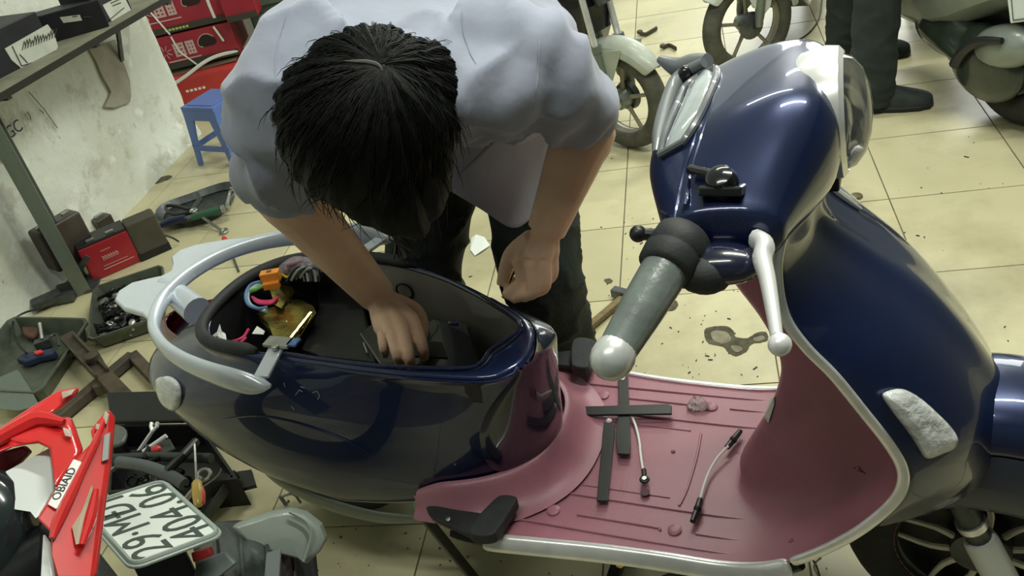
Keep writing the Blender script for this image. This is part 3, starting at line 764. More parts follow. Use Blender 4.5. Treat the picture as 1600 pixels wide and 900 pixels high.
# switch knob
kb = cast(1131, 292, .002, hd_bvh)
obj('switch_plate', box(kb + Vector((0, 0, -.004)), (.052, .050, .012), R=Matrix.Rotation(math.radians(-22), 3, 'X')), m_blackg, head, smooth=False, bev=.003)
sk_ = obj('switch_knob', lathe([(.019, -.004), (.020, .010), (.016, .020), (.008, .024)], kb, (-.15, -.35, .9), 20), m_blackg, head)
obj('switch_lever', bar(kb + Vector((-.008, .004, .012)), kb + Vector((-.046, .020, .012)), .012, .010), m_blackg, head, bev=.003)
for sgn in (-1, 1):
    gb = hl(.548, sgn * .236, .907); ge = hl(.520 - (.022 if sgn < 0 else .02), sgn * .405, .868)
    ax_ = (ge - gb)
    if sgn < 0:
        gb = Vector((.520, -.240, .914)); ge = Vector((.476, -.405, .868)); ax_ = ge - gb
    if sgn > 0: gb += Vector((-.01, -.015, -.02)); ge += Vector((-.02, -.035, -.035)); ax_ = ge - gb
    g = obj('grip', tube([gb + ax_ * t for t in (.20, .28, .6, .85, .97)], [.0285, .0285, .0265, .0235, .022], 24, smooth=3), mat('grey wrapped grip', (.13, .155, .145), .30, coat=.35, var=.3, scale=14, bump=.22, bscale=38, stretch=(1, 1, 1)), K, ang=80, label='grey grip wrapped in clear film' if sgn < 0 else None)
    obj('grip_end_cap', lathe([(.0215, -.012), (.0248, -.002), (.0248, .008), (.0225, .017), (.017, .025), (.009, .030), (.002, .0315)], ge, ax_, 20), mat('silver bar end', (.60, .62, .62), .3, metal=.3, coat=.3), g)
    obj('throttle_housing', join(lathe([(.030, -.01), (.0355, -.004), (.0365, .020), (.0345, .022), (.0345, .025), (.0370, .027), (.0355, .046), (.029, .052)], gb, ax_, 28), ), m_rub, K, ang=50)
    obj('switch_pod', ball(gb + ax_ * .18 + Vector((.038, 0, -.018)), (.034, .026, .024), 14, 10), m_rub, K)
    obj('bar_clamp', ball(gb + Vector((.048, -sgn * -.014, -.020)), (.050, .032, .024), 14, 10), m_navy, K)
    lv_ = [Vector((.606, sgn * .235, .915)), Vector((.618, sgn * .252, .918)), Vector((.618, sgn * .270, .912)), Vector((.628, sgn * .300, .906)), Vector((.640, sgn * .345, .898)), Vector((.650, sgn * .385, .892))]
    if sgn > 0: lv_ = [p + Vector((-.03 - .12 * max(0, p.y - .235), -.02, -.035)) for p in lv_]
    l_ = obj('brake_lever', tube(lv_, [.014, .0155, .015, .0125, .0105, .009], 10, smooth=4, flat=.75), mat('polished aluminium', (.86, .87, .88), .3, metal=.35), K, ang=80)
    obj('lever_ball', ball(lv_[-1] + Vector((.004, sgn * .008, -.002)), .0125), m_white if sgn > 0 else mat('polished aluminium', (.8, .8, .8)), l_)
obj('dash_knob', ball(cast(1046, 130, .004, hd_bvh) + Vector((-.012, .02, 0)), (.012, .012, .016)), m_blackg, head)
obj('far_lever_clamp', tube([lw(1106, 96, .11), lw(1086, 101, .12), lw(1062, 106, .125), lw(1030, 92, .14)], [.012, .017, .016, .006], 12, smooth=4), mat('grey clamp', (.13, .145, .15), .35, coat=.3), head)
obj('dash_cowl', tube([lw(1100, 98, .10), lw(1062, 122, .10), lw(1044, 160, .04), lw(1032, 205, -.04), lw(1026, 240, -.10)], [.008, .012, .012, .011, .006], 12, smooth=4), mat('grey clamp', (.13, .145, .15), .35, coat=.3), head)
obj('cable_nut', join(tube([hl(.47, -.20, .900), hl(.445, -.205, .905)], .008, 10), ball(hl(.442, -.206, .906), .011)), m_black, K)
obj('neck_cover', tube([(.560, 0, .80), (.562, 0, .84), (.565, 0, .89)], [.04, .05, .065], 20, smooth=3), m_black, K)
# ---- passenger foot peg
fp = [lz(x, y, .291) for x, y in ((668, 800), (682, 797), (716, 803), (752, 808), (770, 812), (752, 846), (735, 842), (705, 828), (680, 815))]
pg = obj('foot_peg_plate', slab(cr(fp, 3, True), (0, 0, .012)), m_rub, K, bev=.003)
fb = [lz(x, y, .300) for x, y in ((738, 836), (776, 794), (790, 787), (808, 789), (810, 797), (784, 838), (772, 850), (744, 850))]
obj('foot_peg', slab(cr(fb, 3, True), (0, 0, .024)), m_rub, pg, bev=.006)
obj('peg_screw', lathe([(.005, 0), (.005, .003), (.003, .004)], lz(701, 812, .302), (0, 0, 1), 10), m_steel, pg)
mir = lambda P_: [Vector((p.x + .02, -p.y, p.z)) for p in P_]
pg2 = obj('foot_peg_plate', slab(cr(mir(fp), 3, True), (0, 0, .012)), m_rub, K, bev=.003)
obj('foot_peg', slab(cr(mir(fb), 3, True), (0, 0, .030)), m_rub, pg2, bev=.006)
# ---- stand
st0 = lz(662, 806, .26); st1 = lz(742, 905, .02)
obj('side_stand', bar(st0, st1, .028, .018), m_black, K, smooth=False, bev=.003)
obj('stand_spring', tube([st0 + Vector((-.01, .02, .0)), st0 + Vector((.0, -.0, .03))], .012, 10), m_dsteel, K)
q = lz(978, 870, .215)
obj('under_bolt', join(ring(q, .024, .008, (0, 1, .2), 20, 8), ball(q, .012)), m_rub, K)
obj('brass_nut', lathe([(.008, 0), (.008, .008)], q + Vector((-.006, -.012, 0)), (0, -1, .2), 6), mat('brass', (.65, .47, .15), .3, metal=1.0), K)
q = lz(1115, 893, .215)
obj('centre_stand', join(box(q + Vector((-.01, .02, -.01)), (.09, .05, .05)), bar(q + Vector((-.02, 0, 0)), (.26, -.16, .02), .03, .02), bar((.28, .14, .2), (.26, .16, .02), .03, .02), bar((.26, -.17, .02), (.26, .17, .02), .025, .02)), m_black, K, smooth=False, bev=.004)
obj('stand_spring', tube([q + Vector((.02 + .006 * i, -.02 + .004 * (-1) ** i, .004)) for i in range(8)], .003, 6), m_steel, K)
for i in range(2):
    obj('brake_cable', tube([lz(1268 + 14 * i, 872, .24), lz(1276 - 4 * i, 885, .20), lz(1282, 905, .14)], .0018, 6, smooth=4), m_steel if i else m_black, K)
# ---- gold bracket, rear wiring bay
m_gold = mat('gold zinc steel', (.46, .40, .12), .20, metal=.95, var=.35, scale=22, bump=.15, bscale=40)
def at_s(x, y, z): return lz(x, y, z)
g1 = [(401, 490), (420, 481), (440, 478), (446, 466), (470, 468), (490, 478), (494, 488), (482, 504), (462, 536), (440, 543), (428, 530), (420, 508)]
gb_ = obj('gold_bracket', slab([at_s(x, y, .545 + .012 * math.sin(i * 1.3)) for i, (x, y) in enumerate(g1)], (0, 0, -.004)), m_gold, K, label='gold zinc plated bracket', bev=.001)
g2 = [(420, 450), (440, 445), (456, 448), (460, 458), (447, 470), (440, 482), (428, 476), (424, 462)]
obj('bracket_tab', slab([at_s(x, y, .560 + .01 * math.cos(i)) for i, (x, y) in enumerate(g2)], (0, .003, -.004)), m_gold, gb_, bev=.001)
gw = [at_s(401, 490, .545), at_s(412, 505, .548), at_s(424, 515, .55), at_s(434, 535, .54)]
obj('bracket_wall', loft([gw, [p + Vector((0, 0, -.06)) for p in gw]], closed=False), m_gold, gb_, sol=.003)
obj('bracket_fold', tube([at_s(448, 538, .55), at_s(486, 490, .55)], .006, 8), m_gold, gb_)
for x, y in ((437, 487), (440, 492), (436, 498), (433, 503), (448, 503), (446, 462), (449, 470)):
    obj('bracket_rivet', ball(at_s(x, y, .549), .0032, 8, 6), m_steel, gb_)

# ================================================================== PEOPLE
m_skin = mat('skin', (.78, .52, .37), .48, var=.10, scale=14, bump=.08, bscale=90, spec=.4)
m_shirt = mat('blue grey shirt cloth', (.28, .305, .39), .85, var=.07, scale=10, sheen=.25, bump=.55, bscale=9)
m_trou = mat('black green trousers', (.010, .017, .015), .8, var=.3, scale=18, bump=.2, bscale=120)
m_hair = mat('black hair', (.005, .006, .0052), .58, var=.3, scale=60, spec=.2)
CX, CY, CZ = (CM @ Vector((1, 0, 0))), (CM @ Vector((0, 1, 0))), (CM @ Vector((0, 0, 1)))
HB = Matrix((CX, CY, CZ)).transposed()
hd = ad(578, 190, 1.30)
# right arm (on the left of the photo), left arm
rs, re, rwr = ad(438, 165, 1.42), ad(432, 285, 1.52), at(590, 462, .632)
lsx, le, lwr = ad(830, 125, 1.44), ad(916, 196, 1.53), at(853, 362, .725)
def chain(pts, rad, n=12, sm=4): return tube(pts, rad, n, smooth=sm)
parts = []
parts.append(chain([rs, re, re.lerp(rwr, .25), re.lerp(rwr, .65), rwr], [.046, .047, .0490, .042, .034], 16))
parts.append(chain([lsx, le, le.lerp(lwr, .25), le.lerp(lwr, .65), lwr], [.046, .046, .048, .040, .033], 16))
# right hand
def fing(pts, r): return tube(pts, r, 10, smooth=4)
RK = [at(597, 517, .607), at(612, 521, .612), at(630, 517, .612), at(648, 503, .606)]
RP = [at(599, 541, .592), at(619, 549, .597), at(638, 551, .597), at(659, 538, .590)]
RT = [at(602, 556, .560), at(626, 573, .555), at(644, 577, .555), at(664, 562, .552)]
for k, p, t, r in zip(RK, RP, RT, (.0088, .0100, .0103, .0104)):
    parts.append(tube([rwr.lerp(k, .1), rwr.lerp(k, .6), k], [.020, .0185, .0145], 12, smooth=3))
    parts.append(fing([k, p, p.lerp(t, .55), t], [r * 1.2, r * 1.06, r * .98, r * .80]))
th = [rwr.lerp(RK[3], .25) + CX * .012, at(648, 486, .585), at(660, 512, .565), at(654, 540, .553)]
parts.append(fing(th, [.019, .016, .0135, .011]))
# left hand, pinching a bolt
LK = [at(813, 404, .690), at(832, 409, .695), at(848, 408, .692), at(861, 400, .686)]
LP = [at(817, 440, .652), at(834, 453, .648), at(850, 446, .650), at(862, 428, .656)]
LT = [at(789, 463, .628), at(800, 467, .622), at(817, 466, .618), at(840, 452, .622)]
for k, p, t, r in zip(LK, LP, LT, (.0118, .0120, .0115, .0105)):
    parts.append(tube([lwr.lerp(k, .1), lwr.lerp(k, .6), k], [.021, .019, .016], 12, smooth=3))
    parts.append(fing([k, p, p.lerp(t, .5), t], [r * 1.3, r * 1.15, r, r * .8]))
parts.append(fing([lwr.lerp(LK[0], .3) - CX * .008, at(803, 396, .690), at(791, 420, .665), at(784, 447, .640)], [.021, .0175, .014, .0105]))
# neck, head, torso core and legs
nk = ad(640, 130, 1.50)
parts.append(chain([hd - CZ * .02, nk], [.06, .06], 14, 3))
parts.append(ball(hd, (.088, .108, .098), 24, 16, HB))
fc = hd - CY * .055 - CZ * .05
parts.append(ball(fc, (.070, .060, .085), 20, 12, HB))
parts.append(ball(hd - CY * .118 - CZ * .045, (.014, .022, .022), 10, 8, HB))      # nose
for s_ in (-1, 1): parts.append(ball(hd + CX * .088 * s_ - CY * .01 - CZ * .045, (.010, .018, .030), 10, 8, HB))
parts.append(ball(hd - CY * .075 - CZ * .125, (.035, .03, .025), 12, 8, HB))      # chin
hipc = Vector((-.235, -.31, .93))
tor = [hipc, hipc.lerp(nk, .5) + Vector((0, 0, .05)), nk]
parts.append(chain(tor, [.10, .10, .07], 16, 4)); parts.append(chain([rs, ad(640, 150, 1.50), lsx], [.045, .06, .045], 14, 4))
hipR, kneeR, ankR = aty(668, 250, -.33), aty(664, 440, -.45), Vector((-.36, -.40, .10))
hipL, kneeL, ankL = aty(815, 230, -.33), aty(846, 430, -.47), aty(893, 600, -.41); ankL.z = max(ankL.z, .08)
for h, k, a in ((hipR, kneeR, ankR), (hipL, kneeL, ankL)):
    parts.append(chain([hipc.lerp(h, .6), h, k, k.lerp(a, .4), a, Vector((a.x, a.y, .05))], [.09, .085, .055, .052, .04, .036], 14, 4))
    parts.append(ball((a.x + .01, a.y - .05, .045), (.035, .09, .035), 12, 8))
worker = obj('person', bake(join(*parts), .0034, 5), m_skin, ang=180, label='mechanic in a grey blue short sleeved shirt bending over the blue scooter', cat='person')
# eyes and mouth
for s_ in (-1, 1): obj('eye', ball(hd + CX * .032 * s_ - CY * .102 - CZ * .035, .012, 12, 8), mat('eye white', (.6, .58, .55), .2), worker)
obj('mouth', ball(hd - CY * .108 - CZ * .095, (.026, .006, .006), 12, 6, HB), mat('lips', (.35, .12, .10), .5), worker)
# ---- shirt
def secring(c, a, b, ax, ay, n=28, e=2.4, tw=0):
    out = []
    for j in range(n):
        t = 2 * math.pi * j / n; u, v = math.cos(t), math.sin(t)
        out.append(c + ax * a * math.copysign(abs(u) ** (2 / e), u) + ay * b * math.copysign(abs(v) ** (2 / e), v))
    return out
def px_m(d): return d / FOC
secs = [(735, 170, 2.02, 125, 105), (715, 110, 1.85, 160, 125), (690, 85, 1.68, 195, 135), (668, 85, 1.52, 220, 125), (652, 100, 1.40, 225, 100), (640, 118, 1.32, 195, 70), (628, 128, 1.28, 110, 42)]
trr = [secring(ad(x, y, d), a * px_m(d), b * px_m(d), (CX * .99 + CY * -.06).normalized(), CY) for x, y, d, a, b in secs]
tr2 = []
cols = list(zip(*trr))
cols = [cr(list(c), 4) for c in cols]
tr2 = [list(r) for r in zip(*cols)]
sh = [loft(tr2, True, True, True)]
# sleeves: wide, ending above the elbow
sl_e, sl_l = ad(443, 288, 1.52), ad(914, 180, 1.525)
sh.append(chain([ad(520, 110, 1.40), ad(456, 145, 1.38), ad(440, 215, 1.43), ad(441, 265, 1.49), sl_e], [.11, .084, .071, .062, .059], 20, 5))
sh.append(chain([ad(740, 90, 1.42), ad(822, 102, 1.40), ad(882, 145, 1.45), sl_l], [.11, .084, .067, .055], 20, 5))
S_V, S_F = bake(join(*sh), .008, 8)
# wrinkles: drag folds around the armpits and along the back
def wrinkle(p):
    q = Matrix.Rotation(.5, 3, 'Z') @ p
    a = mnoise.noise(Vector((q.x * 9, q.y * 4, q.z * 5))) * .007
    b = (1 - abs(mnoise.noise(Vector((q.x * 13 + 3, q.y * 6, q.z * 9))))) ** 4 * .015
    d = (p - ad(800, 170, 1.45)).length; c = math.exp(-(d / .15) ** 2) * math.sin((p - ad(800, 170, 1.45)).dot(CX * .8 - CY * .35) * 120 + 2 * mnoise.noise(p * 12)) * .0085
    d2 = (p - ad(430, 250, 1.45)).length; c2 = math.exp(-(d2 / .10) ** 2) * math.sin((p - ad(430, 250, 1.45)).dot(CX * .3 + CY * .95) * 120 + 2 * mnoise.noise(p * 12)) * .006
    return a + b + c + c2
me_ = bpy.data.meshes.new('tmp'); me_.from_pydata([tuple(v) for v in S_V], [], S_F); fix(me_)
S_V = [v.co + v.normal * (wrinkle(v.co)) for v in me_.vertices]; bpy.data.meshes.remove(me_)
shirt = obj('shirt', (S_V, S_F), m_shirt, worker, ang=180, sub=0)
s_bvh = BVHTree.FromPolygons([tuple(v) for v in S_V], S_F)
def on_shirt(x, y, push=.0005):
    d = ray(x, y).normalized(); h = s_bvh.ray_cast(CAM, d)
    return None if h[0] is None else h[0] - d * push
for ln in (((724, -10), (722, 20), (724, 48), (733, 78), (744, 100)), ((846, 30), (843, 70), (841, 110), (838, 140), (833, 172)), ((446, 28), (436, 60), (431, 95), (430, 130))):
    P = [on_shirt(*q_) for q_ in ln]; P = [q_ for q_ in P if q_ is not None]
    if len(P) > 2: obj('seam', tube(P, [.0004] + [.0013] * (len(P) - 2) + [.0004], 6, smooth=5), m_shirt, shirt)
# sleeve hems: turned bands; openings show as dark rims around the arms
for c, d, r in ((sl_e, (sl_e - ad(441, 265, 1.49)), .058), (sl_l, (sl_l - ad(882, 145, 1.45)), .053)):
    obj('sleeve_hem', lathe([(r - .004, -.020), (r + .0035, -.016), (r + .0045, 0), (r + .002, .010), (r - .004, .012)], c, d, 28, False, False), m_shirt, shirt, sol=.003)
def sheet(rows, name, sol=.003, nn=5, amp=.006, parent=None):
    cols_ = [cr(r, nn) for r in rows]
    cols2 = [cr([c[i] for c in cols_], nn) for i in range(len(cols_[0]))]
    V_ = [[p + CZ * mnoise.noise(p * 14) * amp + CX * mnoise.noise(p * 11 + Vector((5, 0, 0))) * amp * .4 for p in c] for c in cols2]
    return obj(name, loft(V_, closed=False), m_shirt, parent or shirt, sol=sol, ang=180)
# hanging shirt front, seen under the torso
sheet([[ad(672, 215, 1.56), ad(735, 195, 1.56), ad(800, 175, 1.60), ad(850, 165, 1.66), ad(880, 170, 1.74)],
       [ad(684, 262, 1.64), ad(742, 255, 1.63), ad(800, 240, 1.66), ad(848, 220, 1.71), ad(884, 225, 1.78)],
       [ad(697, 292, 1.69), ad(748, 308, 1.69), ad(800, 310, 1.71), ad(842, 280, 1.75), ad(884, 270, 1.80)],
       [ad(700, 296, 1.70), ad(752, 327, 1.70), ad(801, 356, 1.72), ad(835, 338, 1.76), ad(876, 304, 1.81)]], 'shirt_front_flap')
sheet([[ad(640, 250, 1.56), ad(670, 235, 1.58), ad(705, 225, 1.60)],
       [ad(636, 300, 1.60), ad(664, 290, 1.62), ad(698, 268, 1.63)],
       [ad(632, 358, 1.63), ad(664, 362, 1.64), ad(692, 297, 1.66)]], 'shirt_front_flap')
obj('placket', tube([ad(704, 287, 1.655), ad(735, 258, 1.615), ad(770, 222, 1.60), ad(806, 184, 1.58)], [.002, .004, .004, .002], 6, smooth=4), m_shirt, shirt)
# collar and shoulder yoke seam
obj('collar', loft([cr([ad(x, y, d) for x, y, d in ((560, 60, 1.30), (640, 45, 1.30), (710, 105, 1.27), (738, 175, 1.30), (733, 196, 1.33))], 5), cr([ad(x, y, d) for x, y, d in ((560, 80, 1.27), (640, 70, 1.27), (690, 120, 1.25), (712, 175, 1.27), (716, 205, 1.31))], 5)], closed=False), m_shirt, shirt, sol=.004, ang=180)
def cloth_line(pts, nm='seam', r=.0012):
    pass
# ---- hair: a thick cap plus locks that fall from the whorl
HR = (.121, .128, .118)
tilt = Matrix.Rotation(math.radians(-24), 3, 'Z')
HB2 = HB @ tilt
hp = [ball(hd + CZ * .004, HR, 28, 18, HB2)]
hp.append(ball(ad(620, 255, 1.30), (.080, .085, .075), 20, 12, HB2)); hp.append(ball(ad(632, 300, 1.29), (.048, .062, .055), 16, 10, HB)); hp.append(ball(ad(588, 285, 1.29), (.066, .058, .06), 16, 10, HB)); hp.append(ball(ad(540, 250, 1.29), (.07, .06, .06), 16, 10, HB)); hp.append(ball(ad(640, 335, 1.30), (.036, .038, .05), 16, 10, HB)); hp.append(ball(ad(600, 318, 1.295), (.045, .040, .05), 16, 10, HB)); hp.append(ball(ad(668, 290, 1.30), (.034, .050, .05), 16, 10, HB)); hp.append(ball(ad(500, 190, 1.30), (.060, .085, .075), 16, 10, HB))
hp.append(ball(ad(668, 150, 1.30), (.052, .075, .07), 16, 10, HB))
HV, HF = bake(join(*hp), .005, 10)
wh = ad(600, 100, 1.20)
def hair_bump(p, nrm):
    d = p - wh; a = math.atan2(d.dot(CX), d.dot(CY)); r_ = d.length
    s_ = mnoise.noise(Vector((math.cos(a) * 9, math.sin(a) * 9, r_ * 4))) * .006 + mnoise.noise(Vector((math.cos(a) * 34, math.sin(a) * 34, r_ * 6))) * .0025
    return s_ * min(1, r_ / .05)
me_ = bpy.data.meshes.new('tmp'); me_.from_pydata([tuple(v) for v in HV], [], HF); fix(me_)
HV = [v.co + v.normal * hair_bump(v.co, v.normal) for v in me_.vertices]; bpy.data.meshes.remove(me_)
hair = obj('hair', (HV, HF), m_hair, worker, ang=180)
bvh = BVHTree.FromPolygons([tuple(v) for v in HV], HF)
strands = []
rnd = random.Random(3)
for i in range(2600):
    a = rnd.uniform(0, 2 * math.pi); r0 = abs(rnd.gauss(0, .055)) + .003
    d = CX * math.sin(a) + CY * math.cos(a); sw_ = rnd.uniform(.15, .5)
    tg = (d * math.cos(sw_) + d.cross(CZ) * math.sin(sw_)).normalized()
    p = wh + d * r0; q = bvh.find_nearest(p)
    P = []; cur = q[0] + q[1] * .001
    L_ = rnd.uniform(.05, .15); n_ = 7; lift = rnd.uniform(.0008, .0035)
    for k in range(n_):
        P.append(cur.copy())
        hit_ = bvh.find_nearest(cur); nrm = hit_[1]
        dirv = (tg - CY * .25 * k / n_ + Vector((0, 0, -.25)) * k / n_); dirv = dirv - nrm * dirv.dot(nrm)
        if dirv.length < 1e-4: break
        nx = cur + dirv.normalized() * L_ / n_
        h2 = bvh.find_nearest(nx); cur = h2[0] + h2[1] * (lift * (k + 1) / n_ + .0006)
        # keep the stroke's own heading while it wraps over the skull
        tg = (tg * .75 + dirv.normalized() * .25).normalized()
    if len(P) > 3: strands.append(tube(P, [.0008] * (len(P) - 1) + [.0002], 3, caps=False))
for i in range(420):                        # loose tips that break the outline
    k = rnd.randrange(len(HV)); p = HV[k]; q = bvh.find_nearest(p); n0 = q[1]
    if n0.dot(CZ) > .55: continue
    d = p - wh; d = (d - n0 * d.dot(n0)).normalized()
    P = [p, p + d * .018 + n0 * .004, p + d * .034 + n0 * .006 + Vector((0, 0, -.004)), p + d * .046 + n0 * .005 + Vector((0, 0, -.010))]
    strands.append(tube(P, [.0008, .0007, .0005, .0002], 3, caps=False))
obj('hair_strand', join(*strands), m_hair, hair, kind='stuff', ang=180)
obj('hair_parting', tube([(lambda h: h[0] + h[1] * .0016)(bvh.find_nearest(ad(x, y, 1.19))) for x, y in ((532, 88), (552, 82), (574, 84), (590, 93), (600, 106))], [.0006, .0022, .003, .0026, .0008], 6, smooth=4), mat('scalp', (.07, .072, .06), .6), hair, label='pale scalp showing at the parting')
# ---- trousers and shoes
tp_ = [chain([hipc + Vector((0, .02, .06)), hipc, hipc + Vector((0, -.01, -.12))], [.13, .155, .14], 20, 3)]
for h, k, a in ((hipR, kneeR, ankR), (hipL, kneeL, ankL)):
    tp_.append(chain([hipc.lerp(h, .6), h, h.lerp(k, .5), k, k.lerp(a, .5), a + Vector((0, 0, -.02))], [.12, .112, .098, .088, .080, .074], 20, 4))
TV, TF = bake(join(*tp_), .009, 5)
me_ = bpy.data.meshes.new('tmp'); me_.from_pydata([tuple(v) for v in TV], [], TF); fix(me_)
TV = [v.co + v.normal * (mnoise.noise(Vector((v.co.x * 10, v.co.y * 10, v.co.z * 6))) * .010 + (1 - abs(mnoise.noise(Vector((v.co.x * 12, v.co.y * 9, v.co.z * 16))))) ** 6 * .008) for v in me_.vertices]; bpy.data.meshes.remove(me_)
trs = obj('trousers', (TV, TF), m_trou, worker, ang=180)
# keys and a chain hang from the belt loop
kp = ad(616, 372, 1.80)
obj('key_ring', join(ring(kp, .010, .0016, (0, 1, .3), 18, 6), *[bar(kp + Vector((.003 * i, 0, -.012)), kp + Vector((.012 * i - .012, -.004, -.045)), .008, .002) for i in range(3)], tube([kp, kp + Vector((.012, 0, -.02)), kp + Vector((.026, 0, -.034)), kp + Vector((.036, 0, -.05))], .0022, 6, smooth=3)), m_dsteel, trs, smooth=False)
m_shoe = mat('dark shoe cloth', (.018, .026, .024), .7, var=.3, scale=30)
m_sole = mat('black sole', (.012, .014, .013), .6)
def shoe(parent, heel, toe, accent=False):
    heel, toe = Vector(heel), Vector(toe); d = toe - heel; Ln = d.length; d.normalize(); n = Vector((-d.y, d.x, 0)); z = Vector((0, 0, 1))
    prof = [(-.02, .030, .070), (0, .040, .105), (.18, .044, .112), (.40, .046, .092), (.62, .052, .070), (.82, .050, .056), (.95, .038, .044), (1.0, .016, .030)]
    rg = []
    for t, w, h in prof:
        c = heel + d * (t * Ln)
        rg.append([c + n * (w * math.cos(q)) + z * (.014 + max(0, math.sin(q)) * (h - .010) + (.0 if math.sin(q) > 0 else 0)) for q in (2 * math.pi * j / 18 for j in range(18))])
    s_ = obj('shoe', loft(rg, True, True, True), m_shoe, parent, sub=1, ang=80)
    so = [heel + d * (t * Ln) + n * w * 1.04 for t, w, h in prof] + [heel + d * (t * Ln) - n * w * 1.04 for t, w, h in reversed(prof)]
    obj('sole', slab([Vector((p.x, p.y, .002)) for p in so], (0, 0, .016)), m_sole, s_, bev=.003)
    lc = []
    for i in range(4):
        c = heel + d * ((.36 + .08 * i) * Ln) + z * (.100 - .010 * i)
        lc.append(tube([c - n * .020 + z * -.006, c + z * .004, c + n * .020 + z * -.006], .0025, 6, smooth=3))
    obj('laces', join(*lc), m_sole, s_)
    if accent:
        for dx, cc in ((.20, (.28, .04, .06)), (.30, (.06, .09, .28))):
            c = heel + d * (dx * Ln) - n * .041 + z * .05
            obj('shoe_stripe', box(c, (.035, .008, .022), R=Matrix((d, n, z)).transposed()), mat('stripe %s' % dx, cc, .6, var=.3), s_, smooth=False, bev=.002)
    return s_
shoe(worker, (ankR.x, ankR.y + .05, 0), (ankR.x + .03, ankR.y - .2, 0)); shoe(worker, (ankL.x, ankL.y + .05, 0), (ankL.x + .03, ankL.y - .2, 0))
# ---- bystander: legs at the top right
by_h, by_t = at(1352, 170, 0), at(1458, 163, 0)
dirB = (by_t - by_h).normalized()
a1 = by_h + dirB * .02 + Vector((0, .0, .10)); a2 = at(1322, 88, 0) + Vector((0, 0, .10))
bl = []
bt = []
for a, kx, hx in ((a1, 1370, 1378), (a2, 1325, 1330)):
    k = Vector((a.x + .02, a.y + .01, .50)); h = Vector((a.x + .03, a.y + .0, .90))
    bl.append(chain([Vector((a.x, a.y, .04)), a, k, h], [.04, .042, .055, .085], 12, 4)); bl.append(ball((a.x + .04, a.y - .01, .045), (.09, .035, .035), 12, 8))
    bt.append(chain([Vector((a.x - .005, a.y, .035)), a, k, h], [.068, .072, .078, .10], 20, 5))
hc_ = (a1 + a2) / 2; hc_.z = .98
bl.append(chain([hc_, hc_ + Vector((0, 0, .45))], [.12, .13], 14, 3)); bt.append(chain([hc_ + Vector((0, 0, -.08)), hc_ + Vector((0, 0, .06))], [.15, .14], 20, 3))
bl.append(ball(hc_ + Vector((0, 0, .62)), (.08, .09, .11), 16, 10)); bl.append(chain([hc_ + Vector((0, 0, .4)), hc_ + Vector((0, 0, .6))], [.05, .05], 12, 2))
for s_ in (-1, 1): bl.append(chain([hc_ + Vector((0, .17 * s_, .42)), hc_ + Vector((-.02, .22 * s_, .15)), hc_ + Vector((.03, .20 * s_, -.08))], [.05, .04, .03], 12, 4))
byst = obj('person', bake(join(*bl), .012, 3), m_skin, ang=180, label='standing bystander, only dark trouser legs and black trainers in view', cat='person')
m_trou2 = mat('dark grey green trousers', (.022, .032, .030), .85, var=.25, scale=12, bump=.3, bscale=30)
BV_, BF_ = bake(join(*bt), .009, 4)
me_ = bpy.data.meshes.new('tmp'); me_.from_pydata([tuple(v) for v in BV_], [], BF_); fix(me_)
BV_ = [v.co + v.normal * ((1 - abs(mnoise.noise(Vector((v.co.x * 9, v.co.y * 9, v.co.z * 18))))) ** 4 * .014 * max(.15, 1 - v.co.z * 2)) for v in me_.vertices]; bpy.data.meshes.remove(me_)
obj('trousers', (BV_, BF_), m_trou2, byst, ang=180)
obj('shirt', bake(join(chain([hc_ + Vector((0, 0, -.02)), hc_ + Vector((0, 0, .45))], [.155, .16], 18, 3), *[chain([hc_ + Vector((0, .12 * s_, .42)), hc_ + Vector((0, .19 * s_, .36)), hc_ + Vector((-.01, .21 * s_, .22))], [.07, .065, .06], 12, 3) for s_ in (-1, 1)]), .012, 3), mat('dark shirt', (.05, .06, .07), .8), byst, ang=180)
obj('hair', ball(hc_ + Vector((0, .005, .66)), (.085, .095, .09), 16, 10), m_hair, byst)
shoe(byst, by_h - dirB * .05, by_t, True)
shoe(byst, at(1316, 92, 0), at(1316, 92, 0) + dirB * .25)

# ================================================================== ON AND IN THE SCOOTER
def W3(ps): return [SM @ p for p in ps]
def dz(x, y, z=.283): return SM @ lz(x, y, z)
m_strip = mat('black painted strip', (.012, .014, .013), .42, coat=.2, var=.2, scale=30)
def strip(px, z, th, label, hole=None, extra=None):
    P = [dz(x, y, z) for x, y in px]
    o = obj('metal_strip', slab(P, (0, 0, th)), m_strip, smooth=False, bev=.0012, label=label, cat='strip')
    return o
strip([(966, 580), (981, 580), (984, 655), (967, 655)], .287, .004, 'long black metal strip with a slot, laid across the footboard and over its far edge')
c = dz(973, 588, .2915); e = (dz(973, 582, .2915) - dz(973, 594, .2915)) / 2
slot = [c + e * math.cos(t) + (dz(977, 588, .2915) - c) * math.sin(t) for t in [math.pi * i / 8 for i in range(16)]]
o = bpy.data.objects.get('metal_strip')
obj('slot', slab(slot, (0, 0, .0006)), mat('slot light', (.62, .58, .42), .5), o, smooth=False)
obj('strip_foot', slab([dz(x, y, .287) for x, y in ((966, 653), (984, 653), (986, 700), (984, 713), (966, 712), (962, 690))], (0, 0, .006)), m_strip, o, smooth=False, bev=.001)
o2 = strip([(899, 638), (1044, 634), (1050, 637), (1050, 649), (899, 651)], .2925, .005, 'black metal strip lying crosswise on top of the slotted strip')
strip([(944, 662), (962, 663), (950, 786), (933, 785)], .285, .006, 'short plain black metal strip, nearest the near edge of the footboard')
m_wire = mat('white wire', (.80, .82, .78), .45)
t = thing('cable', dz(1000, 700), 'white wire with a ring terminal, middle of the footboard', 'cable')
obj('wire', local(t, tube([dz(x, y, .287) for x, y in ((988, 652), (994, 668), (999, 690), (1001, 710), (1005, 737))], .0024, 8, smooth=4)), m_wire, t)
